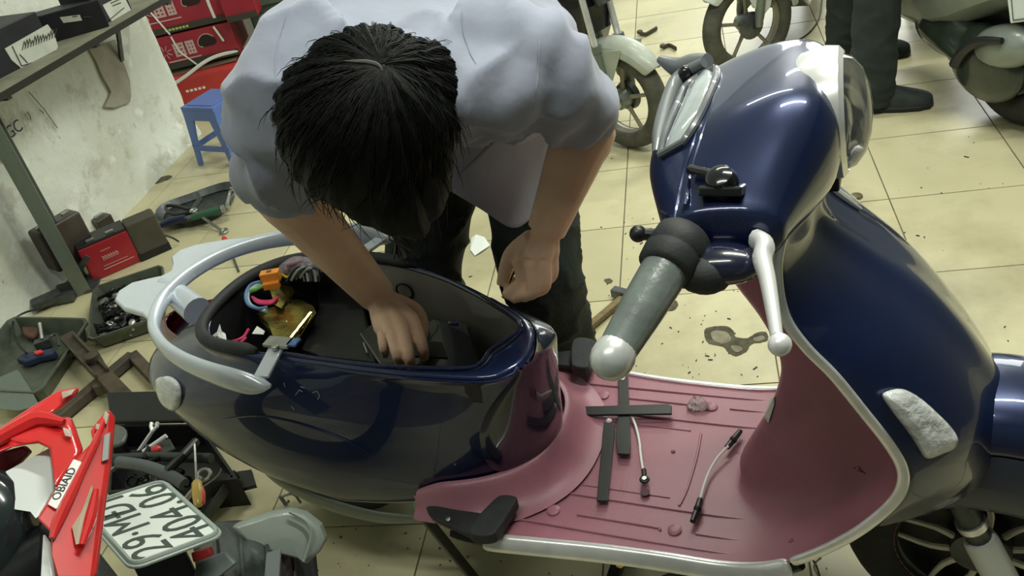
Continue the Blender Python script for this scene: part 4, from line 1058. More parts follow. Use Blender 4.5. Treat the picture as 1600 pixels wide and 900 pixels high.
obj('ring_terminal', local(t, join(tube([dz(1006, 734, .287), dz(1007, 745, .287)], .0046, 10), ring(dz(1007, 749, .288), .0065, .003, (0, 0, 1), 18, 8))), m_black, t)
obj('terminal_nut', local(t, lathe([(.0048, 0), (.0048, .004)], dz(1007, 749, .287), (0, 0, 1), 6)), m_steel, t)
obj('terminal_shadow', lathe([(.0085, 0), (.0085, .002), (.003, .002)], dz(1008, 770, .281), (0, 0, 1), 20), mat('dull washer', (.07, .03, .045), .6), label='dark round shadow painted below the ring terminal on the footboard', cat='painted shadow')  # thin dark disc, a round shadow painted on the footboard
t = thing('cable', dz(1115, 740), 'white wire with a black plug at each end beside the leg shield', 'cable')
obj('wire', local(t, tube([dz(x, y, z) for x, y, z in ((1138, 697, .296), (1122, 714, .292), (1109, 735, .289), (1100, 758, .288), (1094, 781, .287))], .0024, 8, smooth=4)), m_wire, t)
for pts in (((1136, 699), (1146, 687), (1157, 673)), ((1094, 780), (1090, 795), (1082, 815))):
    obj('plug', local(t, join(tube([dz(x, y, .290) for x, y in pts], [.0052, .0062, .0048], 10), ball(dz(*pts[1], .292), .0072, 10, 8))), m_black, t)
m_film = mat('clear film', (.9, .88, .86), .08, trans=.85, bump=.6, bscale=70)
P = [dz(1090 + 17 * math.cos(a) * (1 + .12 * math.sin(3 * a)), 632 + 11 * math.sin(a) * (1 + .15 * math.cos(2 * a)), .281 + .004 * (i % 2)) for i, a in enumerate([2 * math.pi * k / 16 for k in range(16)])]
c = sum(P, Vector()) / 16
obj('plastic_scrap', loft([P, [c + (p - c) * .6 + Vector((0, 0, .006 + .004 * (i % 3))) for i, p in enumerate(P)], [c + (p - c) * .15 + Vector((0, 0, .004)) for p in P]], True, False, True), m_film, sol=.0006, label='crumpled clear plastic scrap on the far side of the footboard', cat='plastic')
for x, y, lb in ((919, 663, 'white plastic rivet left of the short black strip on the footboard'), (952, 660, 'white plastic rivet at the top end of the short black strip')):
    obj('rivet', lathe([(.0035, 0), (.006, .002), (.006, .005), (.003, .008)], dz(x, y, .286 if x > 940 else .279), (0, 0, 1), 12), mat('pinkish white', (.75, .62, .64), .4), label=lb, cat='rivet')
# batteries in the seat bay
t = thing('battery', dz(650, 540, .45), 'black battery box under the mechanic’s right hand, in the scooter bay', 'battery')
P = [dz(x, y, .528) for x, y in ((600, 490), (655, 495), (722, 501), (733, 510), (752, 572), (740, 577), (592, 568), (560, 520))]
obj('case', local(t, slab(P, (0, 0, -.11))), m_blackg, t, smooth=False, bev=.004)
P = [dz(x, y, .5285) for x, y in ((618, 530), (690, 535), (700, 560), (622, 556))]
obj('lid_panel', local(t, slab(P, (0, 0, .002))), m_black, t, smooth=False, bev=.001)
obj('indicator', local(t, join(box(dz(711, 505, .5295), (.012, .006, .002), STH))), mat('violet sticker', (.06, .03, .28), .3), t, smooth=False)
obj('indicator_light', local(t, ball(dz(702, 504, .531), .0025, 8, 6)), m_white, t)
t = thing('battery', dz(520, 520, .44), 'black battery box behind the gold bracket, left of the first in the scooter bay', 'battery')
P = [dz(x, y, .522) for x, y in ((492, 432), (548, 440), (566, 470), (588, 566), (500, 556), (470, 545), (498, 480))]
obj('case', local(t, slab(P, (0, 0, -.10))), m_black, t, smooth=False, bev=.004)
obj('edge_strip', local(t, tube([dz(568, 536, .527), dz(574, 552, .527)], .002, 6)), m_steel, t)
t = thing('connector', dz(420, 436, .588), 'orange battery plug with coloured wires at the tail of the scooter bay', 'plug')
m_or = mat('orange plastic', (.72, .27, .035), .42, var=.1, scale=30)
ex = (dz(438, 424, .603) - dz(405, 430, .603)).normalized(); ey = Vector((-ex.y, ex.x, 0)); Rm = Matrix((ex, ey, Vector((0, 0, 1)))).transposed()
cpl = dz(423, 431, .603)
obj('plug_body', local(t, box(cpl, (.040, .020, .022), R=Rm)), m_or, t, smooth=False, bev=.002)
obj('plug_socket', local(t, box(cpl + Vector((.0, 0, .0105)), (.010, .008, .003), R=Rm)), mat('brown', (.14, .06, .02), .6), t, smooth=False)
obj('plug_flange', local(t, box(cpl - ey * .014 + Vector((0, 0, -.014)), (.034, .012, .014), R=Rm)), m_or, t, smooth=False, bev=.001)
def cab(pts, r, m, z0=.555): return obj('wire', local(t, tube([dz(x, y, z) for x, y, z in pts], r, 8, smooth=5)), m, t)
cab([(408, 440, .593), (392, 445, .590), (384, 460, .583), (388, 476, .578), (404, 482, .578), (418, 480, .576)], .0035, mat('blue wire', (.12, .22, .42), .45))
cab([(408, 443, .588), (395, 450, .585), (387, 463, .578), (393, 478, .573), (416, 486, .573)], .0040, mat('pale blue wire', (.42, .558, .588), .45))
cab([(412, 446, .588), (400, 452, .588), (392, 455, .583), (384, 462, .568)], .0045, mat('green yellow wire', (.16, .40, .08), .45))
cab([(416, 448, .583), (400, 450, .586), (390, 452, .578)], .0025, mat('yellow wire', (.75, .578, .05), .45))
for k in range(3): cab([(394 + 2 * k, 464 + 3 * k, .576), (406, 470 + 2 * k, .580), (424, 470 + 2 * k, .578), (434, 464, .568)], .0028, mat('pink wire', (.62, .04, .14), .45))
cab([(362, 534, .573), (372, 531, .578), (381, 526, .573), (388, 515, .558)], .0030, mat('pink wire', (.62, .04, .14), .45))
cab([(366, 538, .573), (376, 535, .578), (384, 528, .573)], .0026, mat('pink wire', (.62, .04, .14), .45))
cab([(440, 428, .598), (448, 433, .588), (456, 428, .593), (470, 420, .588)], .0025, mat('yellow wire', (.75, .578, .05), .45))
t = thing('wiring_loom', dz(465, 430, .578), 'grey plastic wrapped wiring loom behind the orange plug', 'wires')
m_loom = mat('loom film', (.20, .17, .20), .25, var=.5, scale=60, bump=.5, bscale=80)
obj('loom_wrap', local(t, tube([dz(x, y, z) for x, y, z in ((444, 424, .583), (462, 417, .593), (482, 420, .593), (500, 432, .578))], [.016, .022, .022, .014], 12, smooth=4)), m_loom, t)
for k in range(5): obj('loom_strand', local(t, tube([dz(448 + 7 * k, 440 - 2 * k, .598), dz(458 + 7 * k, 424 - k, .616), dz(470 + 7 * k, 418 + k, .615), dz(476 + 6 * k, 440, .593)], .0030, 8, smooth=4)), mat('grey loom strand', (.30, .34, .33), .4) if k % 2 else m_black, t)
obj('loom_tag', local(t, tube([dz(448, 414, .613), dz(470, 409, .613), dz(486, 407, .608)], .005, 8)), mat('mauve tape', (.28, .17, .20), .5), t)
t = thing('paper_tag', dz(345, 522, .588), 'torn white tag in the near tail corner of the scooter bay', 'tag')
obj('tag_sheet', local(t, slab([dz(x, y, z) for x, y, z in ((343, 507, .603), (346, 518, .593), (352, 522, .588), (354, 533, .583), (342, 536, .578), (340, 525, .588), (328, 532, .578), (330, 526, .583), (339, 519, .593))], (.001, 0, .0012))), m_white, t, smooth=False)
obj('paper_scrap', slab([dz(x, y, .576) for x, y in ((402, 510), (414, 518), (412, 523), (394, 522))], (0, 0, .0012)), m_white, smooth=False, label='small white paper scrap beside the gold bracket', cat='paper')
# speaker-like ring and clear clip on the inner wall
obj('wire_loop', ring(SM @ lw(632, 455, .118), .018, .0022, SN, 22, 6), m_black, label='black wire loop on the grey inner wall behind the hand', cat='wire')
obj('film_curl', loft([[SM @ lw(x, y, w) for x, y in ((603, 420), (609, 418), (607, 430), (602, 436))] for w in (.10, .105)], True, True, True), m_film, label='curl of clear film by the far rim', cat='plastic')
# bolt held in the mechanic's left hand
b0, b1 = at(806, 436, .650), at(786, 465, .618)
obj('bolt', join(tube([b0, b0.lerp(b1, .7), b1], [.0052, .0050, .0035], 10), lathe([(.0075, -.004), (.0075, .002)], b0, b1 - b0, 6)), mat('brass bolt', (.34, .25, .12), .4, metal=.8), label='short brass bolt pinched in the mechanic’s left hand', cat='bolt')

# ================================================================== AROUND, ON THE FLOOR
obj('paper_scrap', slab([at(x, y, z) for x, y, z in ((737, 372, .002), (744, 367, .012), (757, 371, .010), (766, 384, .002), (752, 393, .006), (742, 400, .002), (735, 391, .004))], (0, 0, .002)), mat('white paper', (.86, .90, .88), .7), smooth=False, label='crumpled white paper on the tiles between the mechanic’s legs', cat='paper')
t = thing('hammer', at(950, 485, 0), 'wooden handled hammer lying on the tiles behind the grip', 'hammer')
h0, h1 = at(926, 506, .014), at(1040, 455, .014); h1 = h0.lerp(at(977, 463, .014), 1.0); h2 = h0 + (h1 - h0) * 1.35
obj('handle', local(t, bar(h0 - (h1 - h0) * .5, h2, .022, .018)), mat('grimy wood', (.20, .15, .07), .75, var=.35, scale=20, stretch=(2, 14, 14)), t, smooth=False, bev=.004)
obj('head', local(t, join(bar(h1 + Vector((-.035, .022, .006)), h1 + Vector((.035, -.022, .006)), .026, .026))), m_dsteel, t, smooth=False, bev=.003)
c = at(1338, 308, 0)
obj('bottle_cap', join(lathe([(.018, 0), (.019, .003), (.017, .007), (.013, .008)], c, (0, 0, 1), 21)), mat('dull brass cap', (.22, .19, .10), .45, metal=.6, var=.4, scale=60), label='dull bottle cap on the tiles behind the leg shield', cat='bottle cap')
obj('cable', tube([at(x, y, .004) for x, y in ((1286, -20), (1284, 5), (1281, 25), (1272, 42), (1258, 56), (1240, 66))], .0035, 6, smooth=5), m_black, label='thin black cable on the tiles beside the bystander', cat='cable')
# red screwdriver, and a hooked rod
t = thing('screwdriver', at(363, 395, 0), 'small screwdriver with a red handle on the tiles behind the grab rail', 'screwdriver')
a, b_, c = at(350, 372, .012), at(363, 398, .010), at(373, 424, .004)
obj('handle', local(t, tube([a, a.lerp(b_, .2), a.lerp(b_, .7), b_], [.009, .013, .013, .007], 12)), mat('red handle', (.62, .035, .03), .35, coat=.4), t)
obj('shaft', local(t, tube([b_, c], .0035, 8)), m_dsteel, t)
# ---- blue stool
A_, B_ = at(313, 258, 0), at(368, 262, 0)
dx = (B_ - A_).normalized(); dy = Vector((-dx.y, dx.x, 0)); sd = (B_ - A_).length; cS = (A_ + B_) / 2 + dy * sd / 2
t = thing('stool', cS, 'low blue plastic stool in front of the red cartons', 'stool')
m_st = mat('blue plastic', (.115, .20, .52), .42, var=.10, scale=6, coat=.15, dirt=(.16, .13, .30), dscale=5, damt=.5)
def sp(u, v, z):
    k = (.5 - .13 * (z / .27)) * sd
    return dx * (u * k * 2 / 1) * .5 * 2 + dy * (v * k * 2 / 1) * .5 * 2 + Vector((0, 0, z))
top = [dx * u * .095 + dy * v * .095 for u, v in ((-1, -1), (1, -1), (1, 1), (-1, 1))]
obj('seat', join(slab([p * 1.02 + Vector((0, 0, .255)) for p in top], (0, 0, .018)), slab([p * .80 + Vector((0, 0, .273)) for p in top], (0, 0, .003))), m_st, t, smooth=False, bev=.006)
for i, (u, v) in enumerate(((-1, -1), (1, -1), (1, 1), (-1, 1))):
    ru, rv = -u, -v
    def cn(z, k): return dx * (u * (.095 + .020 * (1 - z / .26))) + dy * (v * (.095 + .020 * (1 - z / .26))) + Vector((0, 0, z))
    wid = lambda z: .024 + .032 * (z / .26) ** 1.5
    rg = []
    for z in (0, .06, .13, .20, .258):
        c0 = cn(z, 0); w_ = wid(z); q = .008
        rg.append([c0, c0 + dx * ru * w_, c0 + dx * ru * w_ + dy * rv * q, c0 + dx * ru * q + dy * rv * q, c0 + dx * ru * q + dy * rv * w_, c0 + dy * rv * w_])
    obj('leg', loft(rg, True, True, True), m_st, t, smooth=False)
for a_, b_ in (((-1, -1), (1, -1)), ((1, -1), (1, 1)), ((1, 1), (-1, 1)), ((-1, 1), (-1, -1))):
    pz = lambda q, z: dx * q[0] * (.093 + .02 * (1 - z / .26)) + dy * q[1] * (.093 + .02 * (1 - z / .26)) + Vector((0, 0, z))
    obj('stretcher', join(bar(pz(a_, .085), pz(b_, .085), .008, .024)), m_st, t, smooth=False)
    obj('apron', bar(pz(a_, .235), pz(b_, .235), .006, .045), m_st, t, smooth=False)
# ---- red cartons
m_car = mat('red carton', (.33, .018, .035), .5, var=.12, scale=8, coat=.1, dirt=(.18, .02, .03), dscale=5, damt=.5)
m_carg = mat('dark carton bottom', (.045, .045, .03), .7)
m_print = mat('pale carton print', (.55, .38, .36), .6)
m_band = mat('white strapping', (.78, .76, .70), .5)
ang = math.radians(13); fx = Vector((math.cos(ang), math.sin(ang), 0)); fy = Vector((-fx.y, fx.x, 0)); fz = Vector((0, 0, 1))
def carton(bl, w, h, d, label, hole=True, name='carton', prt=True):
    t = thing(name, bl, label, 'carton', group=None)
    def q(u, v, y=0.0): return fx * u + fz * v + fy * y
    obj('box', box(q(w / 2, h / 2, d / 2), (w, d, h), R=Matrix((fx, fy, fz)).transposed()), m_car, t, smooth=False, bev=.004)
    obj('bottom_flap', box(q(w / 2, .012, d / 2 - .002), (w - .01, d + .004, .03), R=Matrix((fx, fy, fz)).transposed()), m_carg, t, smooth=False)
    if prt:
        u0, v0 = w * .26, h * .52; pr = []
        for a in range(8):
            dd = fx * math.cos(a * math.pi / 4 + .3) + fz * math.sin(a * math.pi / 4 + .3)
            pr.append(bar(q(u0 - .055, v0, -.002) + dd * .012, q(u0 - .055, v0, -.002) + dd * .036, .003, .008, up=fy))
        for k in range(2):
            x0 = u0 - .008 + k * .066; ww = .056 if k == 0 else .044
            for r in range(4): pr.append(box(q(x0 + ww / 2, v0 - .028 + r * .019, -.002), (ww, .003, .011), R=Matrix((fx, fy, fz)).transposed()))
            for r in range(3): pr.append(box(q(x0 + ww * (.12 + .38 * r), v0, -.0022), (.010, .003, .062), R=Matrix((fx, fy, fz)).transposed()))
        pr.append(box(q(u0 + .03, v0 - .052, -.002), (.17, .003, .006), R=Matrix((fx, fy, fz)).transposed()))
        obj('carton_print', join(*pr), m_print, t, smooth=False, label='pale block lettering with a star mark')
    if hole:
        ov = [q(w * .66 + .048 * math.cos(a), h * .62 + .032 * math.sin(a) - .012 * math.cos(a) ** 2, -.002) for a in [2 * math.pi * i / 20 for i in range(20)]]
        obj('hand_hole', slab(ov, fy * .004), mat('hole dark', (.025, .012, .010), .8), t, smooth=False)
        obj('torn_edge', tube(ov[2:14], .003, 6), mat('torn card', (.42, .33, .26), .8), t)
    return t
bC = at(284, 172, 0) + Vector((-.07, .0, 0))
t = thing('carton', bC, 'rounded red carton with a white carrying strap under the two printed cartons', 'carton')
RR_ = Matrix((fx, fy, fz)).transposed()
obj('box', box(fx * .22 + fy * .14 + fz * .085, (.44, .28, .17), R=RR_), mat('bright red film', (.48, .03, .028), .3, coat=.5, var=.1, scale=6), t, smooth=False, bev=.03, bseg=4)
obj('open_flap', slab([fx * .02 + fz * .165 + fy * .03, fx * .42 + fz * .175 + fy * .02, fx * .42 + fz * .185 + fy * .14, fx * .05 + fz * .185 + fy * .14], fz * .004), mat('brown board', (.18, .12, .08), .8), t, smooth=False)
obj('carry_strap', tube([fx * .06 + fz * .13 - fy * .004, fx * .16 + fz * .165, fx * .25 + fz * .20 + fy * .02, fx * .33 + fz * .215 + fy * .04, fx * .44 + fz * .215 + fy * .05], .009, 8, smooth=4, flat=.5), m_band, t)
obj('film_print', join(*[box(fx * (.13 + .022 * i) + fz * (.085) - fy * .001, (.014, .003, .012), R=RR_) for i in range(5)]), m_white, t, smooth=False)
bB = bC + fx * .03 + fy * .05 + fz * .20
tB = carton(bB, .42, .165, .28, 'lower of the two printed red cartons, behind the blue stool')
bA = bB - fx * .035 + fy * .0 + fz * .180
tA = carton(bA, .47, .215, .28, 'upper printed red carton, topmost of the stack by the wall corner')
obj('green_print', local(tA, join(*[box(bA + fx * (.14 + .018 * i) + fz * (.012) - fy * .004, (.013, .004, .010), R=RR_) for i in range(7)])), mat('lime print', (.45, .55, .15), .5), tA, smooth=False)
bl_ = lambda u, v: bA + fx * u + fz * v - fy * .006
obj('strapping', local(tA, join(*[tube([bl_(*a), bl_(*b_)], .0045, 6) for a, b_ in (((.17, .235), (.09, .19)), ((.09, .19), (.10, .12)), ((.10, .12), (.15, -.01)), ((.15, -.02), (.16, -.10)), ((.16, -.10), (.22, -.185)))], tube([bl_(.09, .19), bl_(.15, .205), bl_(.22, .225), bl_(.30, .26)], .006, 6), tube([bl_(.40, .25), bl_(.392, .12), bl_(.395, .02)], .009, 6, smooth=3, flat=.5), tube([bl_(.372, -.02), bl_(.395, -.10)], .006, 6))), m_band, tA)
# dark green crate and a small red box to the right of the stack
t = thing('crate', bC + fx * .52 + fy * .12, 'dark green crate with white straps to the right of the red cartons', 'crate')
obj('crate_body', box(fx * .2 + fy * .12 + fz * .36, (.36, .24, .72), R=RR_), mat('dark green board', (.05, .075, .06), .7, var=.3, scale=8), t, smooth=False, bev=.005)
for k in range(4): obj('board', box(fx * .2 - fy * .008 + fz * (.10 + .18 * k), (.34, .012, .14), R=RR_), mat('green board face', (.085, .12, .095), .7, var=.3, scale=12), t, smooth=False, bev=.003)
obj('strap', tube([fx * .06 - fy * .02 + fz * .72, fx * .10 - fy * .02 + fz * .5, fx * .05 - fy * .02 + fz * .36], .006, 6), m_band, t)
t = carton(bC + fx * .46 - fy * .02 + fz * .38, .16, .14, .2, 'small red carton wedged beside the green crate', False, prt=False)
# ---- steel post with foot, and the shelf on the wall
m_post = mat('green grey painted steel', (.19, .23, .195), .42, metal=.35, var=.3, scale=6, dirt=(.10, .06, .035), dscale=6, damt=.6, stretch=(1, 1, .4))
pb = Vector((-1.985, .36, 0))
t = thing('steel_post', pb, 'green grey angle steel post standing on the floor by the wall', 'post')
obj('post', join(box((.0, .005, .36), (.006, .115, .72), 0.5), box((-.030, .062, .36), (.06, .006, .72), .5)), m_post, t, smooth=False, bev=.001)
obj('post_flange', box((.052, -.040, .36), (.05, .006, .72), .5), m_post, t, smooth=False)
obj('foot', join(box((0, 0, .006), (.16, .12, .012), .4), box((-.03, -.09, .02), (.14, .03, .03), .2)), m_dsteel, t, smooth=False)
for z in (.16, .36, .62): obj('post_bolt', lathe([(.010, 0), (.010, .006)], (.008, -.015, z), (1, -.5, 0), 6), m_dsteel, t)
for x in (0,): obj('shelf_prop', bar((.01, -.02, .04), (.09, .02, .12), .006, .02), m_dsteel, t, smooth=False)
z0 = .75
e0, e1 = at(-40, 168, z0), at(262, -8, z0); ed = (e1 - e0).normalized(); en = Vector((-ed.y, ed.x, 0))
if en.x > 0: en = -en
t = thing('shelf', e0, 'long wooden wall shelf with a dark front lip at the top left', 'shelf')
m_sh = mat('dusty shelf board', (.20, .20, .145), .75, var=.25, scale=9)
obj('shelf_board', local(t, slab([e0, e1 + ed * .3, e1 + ed * .3 + en * .40, e0 + en * .40], (0, 0, -.02))), m_sh, t, smooth=False)
obj('shelf_lip', local(t, bar(e0 + Vector((0, 0, -.012)), e1 + ed * .3 + Vector((0, 0, -.012)), .012, .022)), mat('dark lip', (.014, .012, .007), .6, var=.3, scale=12), t, smooth=False)
for k in (.15, .6, 1.05): obj('shelf_bracket', local(t, join(bar(e0 + ed * k + en * .02 + Vector((0, 0, -.03)), e0 + ed * k + en * .38 + Vector((0, 0, -.03)), .02, .02), bar(e0 + ed * k + en * .3 + Vector((0, 0, -.04)), e0 + ed * k + en * .38 + Vector((0, 0, -.25)), .02, .01))), m_dsteel, t, smooth=False)
m_bb = mat('black carton', (.012, .013, .017), .5, var=.3, scale=12)
m_pap = mat('dirty paper label', (.52, .54, .46), .8, var=.12, scale=20)
def shbox(x0, x1, dy_, h, dpt, label, pap=None, lines=None):
    a, b_ = at(*x0, z0), at(*x1, z0)
    a += en * dy_; b_ += en * dy_
    t = thing('carton', a, label, 'carton')
    obj('box', local(t, slab([a, b_, b_ + en * dpt, a + en * dpt], (0, 0, h))), m_bb, t, smooth=False, bev=.003)
    if pap:
        obj('paper_label', local(t, slab([atx_face(a, b_, *p) for p in pap], -en * .0015)), m_pap, t, smooth=False)
    if lines:
        obj('label_print', local(t, join(*[tube([atx_face(a, b_, *p) - en * .003 for p in l], .0015, 5) for l in lines])), m_ink, t)
    return t
def atx_face(a, b_, x, y):
    n = (b_ - a).cross(Vector((0, 0, 1))).normalized()
    return hit(x, y, a, n)
rr5 = random.Random(5)
scr = []
for k in range(13):
    x = 34 + 4.2 * k; y = 78 - 1.6 * k
    scr.append([(x, y), (x + 3, y - 10 - rr5.random() * 6), (x + 5, y - 3 - rr5.random() * 4)])
scr += [[(18, 72), (33, 103)], [(30, 85), (42, 98)], [(33, 103), (80, 88)]]
shbox((-30, 142), (92, 78), .02, .14, .2, 'black carton with a large scribbled paper label, left on the shelf', [(7, 76), (74, 38), (84, 52), (90, 72), (86, 86), (52, 99), (36, 110), (30, 104), (18, 94)], scr)
shbox((93, 66), (182, 40), .03, .10, .16, 'low black carton with a small white sticker, middle of the shelf', [(93, 27), (124, 23), (128, 32), (99, 36)], [[(112, 26), (120, 25)], [(130, 27), (143, 27)]])
shbox((160, 42), (208, 14), .005, .13, .14, 'black carton with a white paper folded over its edge, right on the shelf', [(160, 8), (192, -8), (205, 17), (178, 38), (172, 30)], [[(170, 31), (193, 12)], [(172, 5), (190, -3)], [(175, 9), (188, 4)]])
t = thing('jar', at(118, 50, z0) + en * .24, 'dusty glass jar behind the low black carton on the shelf', 'jar')
obj('glass', lathe([(.05, 0), (.055, .01), (.055, .14), (.045, .16), (.045, .17)], (0, 0, 0), (0, 0, 1), 20, True, False), mat('dusty glass', (.25, .26, .22), .2, trans=.4, var=.3), t, sol=.003)
obj('lid', lathe([(.048, .165), (.048, .185), (.04, .188)], (0, 0, 0), (0, 0, 1), 20), m_dsteel, t)
a, b_ = at(-30, 60, z0) + en * .28, at(80, 5, z0) + en * .28
obj('plank', slab([a, b_, b_ + en * .08, a + en * .08], (0, 0, .16)), mat('grey board', (.30, .33, .30), .7, var=.2), smooth=False, bev=.003, label='grey board standing behind the cartons at the back of the shelf', cat='board')

# ---- batteries and block by the wall
def blk(name, fa, fb, h, dep, m, label, cat, tilt=0.0, topm=None, bev=.006):
    fa, fb = Vector(fa), Vector(fb); d = (fb - fa); n = Vector((-d.y, d.x, 0)).normalized()
    t = thing(name, fa, label, cat)
    obj('case', local(t, slab([fa, fb, fb + n * dep, fa + n * dep], (0, 0, h))), m, t, smooth=False, bev=bev, bseg=3)
    return t, n, d.normalized()
m_brown = mat('brown black case', (.045, .034, .028), .42, coat=.2, var=.25, scale=9, dirt=(.11, .10, .08), dscale=5, damt=.35)
m_rbat = mat('red battery case', (.38, .020, .030), .38, coat=.2, var=.1, scale=9)
a, b_ = at(147, 441, 0), at(222, 408, 0)
t, n, d = blk('battery', a, b_, .135, .10, m_rbat, 'red battery with pale lettering leaning against the steel post', 'battery')
obj('cap', local(t, slab([a + Vector((0, 0, .136)), b_ + Vector((0, 0, .136)), b_ + n * .10 + Vector((0, 0, .136)), a + n * .10 + Vector((0, 0, .136))], (0, 0, .008))), m_black, t, smooth=False, bev=.004)
for k in (.3, .7): obj('terminal', local(t, box(a.lerp(b_, k) + n * .02 + Vector((0, 0, .148)), (.03, .014, .010), math.atan2(d.y, d.x))), m_steel, t, smooth=False, bev=.002)
fn = -n
def bp(u, v): return a + (b_ - a) * u + Vector((0, 0, v)) + fn * .0012
prn = [tube([bp(.38 + .02 * i, .098), bp(.385 + .02 * i, .103)], .0010, 5) for i in range(10)]
for i in range(6): prn += [tube([bp(.36 + .055 * i, .062), bp(.36 + .055 * i, .080)], .0014, 5), tube([bp(.36 + .055 * i, .080), bp(.39 + .055 * i, .072)], .0014, 5), tube([bp(.39 + .055 * i, .064), bp(.39 + .055 * i, .076)], .0012, 5)]
prn += [tube([bp(.28, .030), bp(.90, .030)], .0016, 5), tube([bp(.30, .042), bp(.80, .042)], .0010, 5)]
obj('battery_print', local(t, join(*prn)), mat('pale pink print', (.62, .35, .36), .6), t, label='pale worn lettering')
a, b_ = at(110, 426, .01), at(150, 402, .01); a.z = b_.z = 0
t, n, d = blk('battery', a, b_, .075, .07, m_black, 'low black battery behind the red one, carrying the brown battery', 'battery')
a, b_ = at(93, 428, .078), at(156, 389, .078)
t, n, d = blk('battery', a, b_, .165, .085, m_brown, 'dark brown battery stacked behind the red one beside the post', 'battery', bev=.012)
for k in (.2, .8): obj('terminal', local(t, box(a.lerp(b_, k) + n * .04 + Vector((0, 0, .168)), (.03, .016, .010), math.atan2(d.y, d.x))), m_steel, t, smooth=False, bev=.002)
a, b_ = at(166, 376, 0), at(188, 362, 0)
t, n, d = blk('battery', a, b_, .085, .06, m_brown, 'small dark battery against the wall behind the red one', 'battery')
obj('terminal', local(t, box(a.lerp(b_, .5) + n * .03 + Vector((0, 0, .09)), (.04, .018, .012), math.atan2(d.y, d.x))), m_steel, t, smooth=False, bev=.002)
a, b_ = at(222, 409, 0), at(268, 389, 0)
t, n, d = blk('battery', a, b_, .155, .075, mat('grey brown case', (.075, .070, .050), .7, var=.2, scale=14), 'dull grey brown battery block standing alone near the grab rail', 'battery', bev=.009)
obj('base_band', local(t, slab([a - n * .002 - d * .002, b_ - n * .002 + d * .002, b_ + n * .077 + d * .002, a + n * .077 - d * .002], (0, 0, .028))), m_black, t, smooth=False)
obj('lead', local(t, tube([b_ + Vector((0, 0, .06)), b_ + d * .02 + Vector((0, 0, .04)), b_ + d * .035 + Vector((0, 0, .015))], .004, 6, smooth=3)), m_dsteel, t)
# ---- shallow trays
def tray(corn, z, h, m, label, name='tray', slope=.02):
    TL, TR, BR, BL = corn; c = sum(corn, Vector()) / 4
    t = thing(name, Vector((c.x, c.y, 0)), label, 'tray')
    rim_ = []
    for A, B in ((TL, TR), (TR, BR), (BR, BL), (BL, TL)):
        for k in range(4): rim_.append(A.lerp(B, k / 4 + .06 if k == 0 else k / 4))
        rim_.append(A.lerp(B, .94))
    rg = [[p + (p - c).normalized() * .010 + Vector((0, 0, -.008)) for p in rim_], [p + (p - c).normalized() * .008 for p in rim_], rim_, [c + (p - c) * .90 - Vector((0, 0, h)) for p in rim_]]
    obj('pan', local(t, loft(rg, True, False, True)), m, t, sol=.002, ang=40)
    return t, c
m_pan = mat('green grey sheet pan', (.13, .15, .12), .38, metal=.5, var=.3, scale=7, dirt=(.05, .05, .035), dscale=8, damt=.7)
TL, BL, TR = at(147, 449, .06), at(139, 530, .06), at(252, 414, .06)
t, c0 = tray([TL, TR, TR + BL - TL, BL], .06, .052, m_pan, 'square sheet pan full of black bolts behind the grab rail')
m_bolt = mat('oily black steel', (.018, .020, .020), .35, metal=.7, var=.4, scale=30)
rb = random.Random(11)
U, Vv = TR - TL, BL - TL
protos = {}
def bolt_at(p, kind, ang_, shiny):
    key = (kind, shiny)
    if key not in protos:
        if kind == 0: g = join(lathe([(.011, 0), (.011, .008), (.006, .008), (.006, .032)], (0, 0, 0), (1, 0, .1), 8))
        elif kind == 1: g = ring((0, 0, 0), .013, .0045, (0, .3, 1), 14, 6)
        elif kind == 2: g = join(ball((0, 0, 0), (.018, .013, .012), 10, 8), tube([(.01, 0, 0), (.035, .005, .004)], .005, 6))
        else: g = bar((-.03, 0, 0), (.03, 0, .006), .012, .006)
        o = obj(('bolt', 'ring', 'fitting', 'bracket')[kind], g, m_steel if shiny else m_bolt); protos[key] = o
    else:
        o = bpy.data.objects.new(('bolt', 'ring', 'fitting', 'bracket')[kind], protos[key].data); COL.objects.link(o)
    o.location = p; o.rotation_euler = (rb.uniform(-.4, .4), rb.uniform(-.4, .4), ang_)
    nm = ('black bolts', 'rings', 'fittings', 'brackets')[kind]
    tag(o, {0: 'short bolt among the oily parts in the sheet pan', 1: 'small ring among the oily parts in the sheet pan', 2: 'rounded fitting among the oily parts in the sheet pan', 3: 'flat bracket among the oily parts in the sheet pan'}[kind] if not shiny else {0: 'shiny bolt glinting in the sheet pan', 1: 'shiny ring glinting in the sheet pan', 2: 'shiny fitting glinting in the sheet pan', 3: 'shiny bracket glinting in the sheet pan'}[kind], ('bolt', 'ring', 'fitting', 'bracket')[kind], ('shiny ' if shiny else '') + nm + ' in the sheet pan')
for i in range(96):
    u, v = rb.uniform(.10, .90), rb.uniform(.10, .90)
    bolt_at(TL + U * u + Vv * v + Vector((0, 0, -.040 + .012 * (i % 3))), rb.choice((0, 0, 1, 2, 3)), rb.uniform(0, 6.3), rb.random() < .22)
TL, TR, BR = at(16, 496, .06), at(136, 499, .06), at(60, 612, .06)
t, c1 = tray([TL, TR, BR, BR + (TL - TR)], .06, .055, m_pan, 'large oily sheet pan on the floor at the left edge')
tg = thing('glue_gun', at(60, 560, .012), 'blue and red handled cutter lying in the large oily pan', 'tool')
m_bl2 = mat('dark blue plastic', (.02, .03, .075), .4, var=.2)
obj('body', local(tg, slab([at(x, y, .010) for x, y in ((30, 570), (42, 560), (58, 558), (86, 552), (92, 556), (88, 562), (66, 566), (46, 574))], (0, 0, .024))), m_bl2, tg, smooth=False, bev=.005)
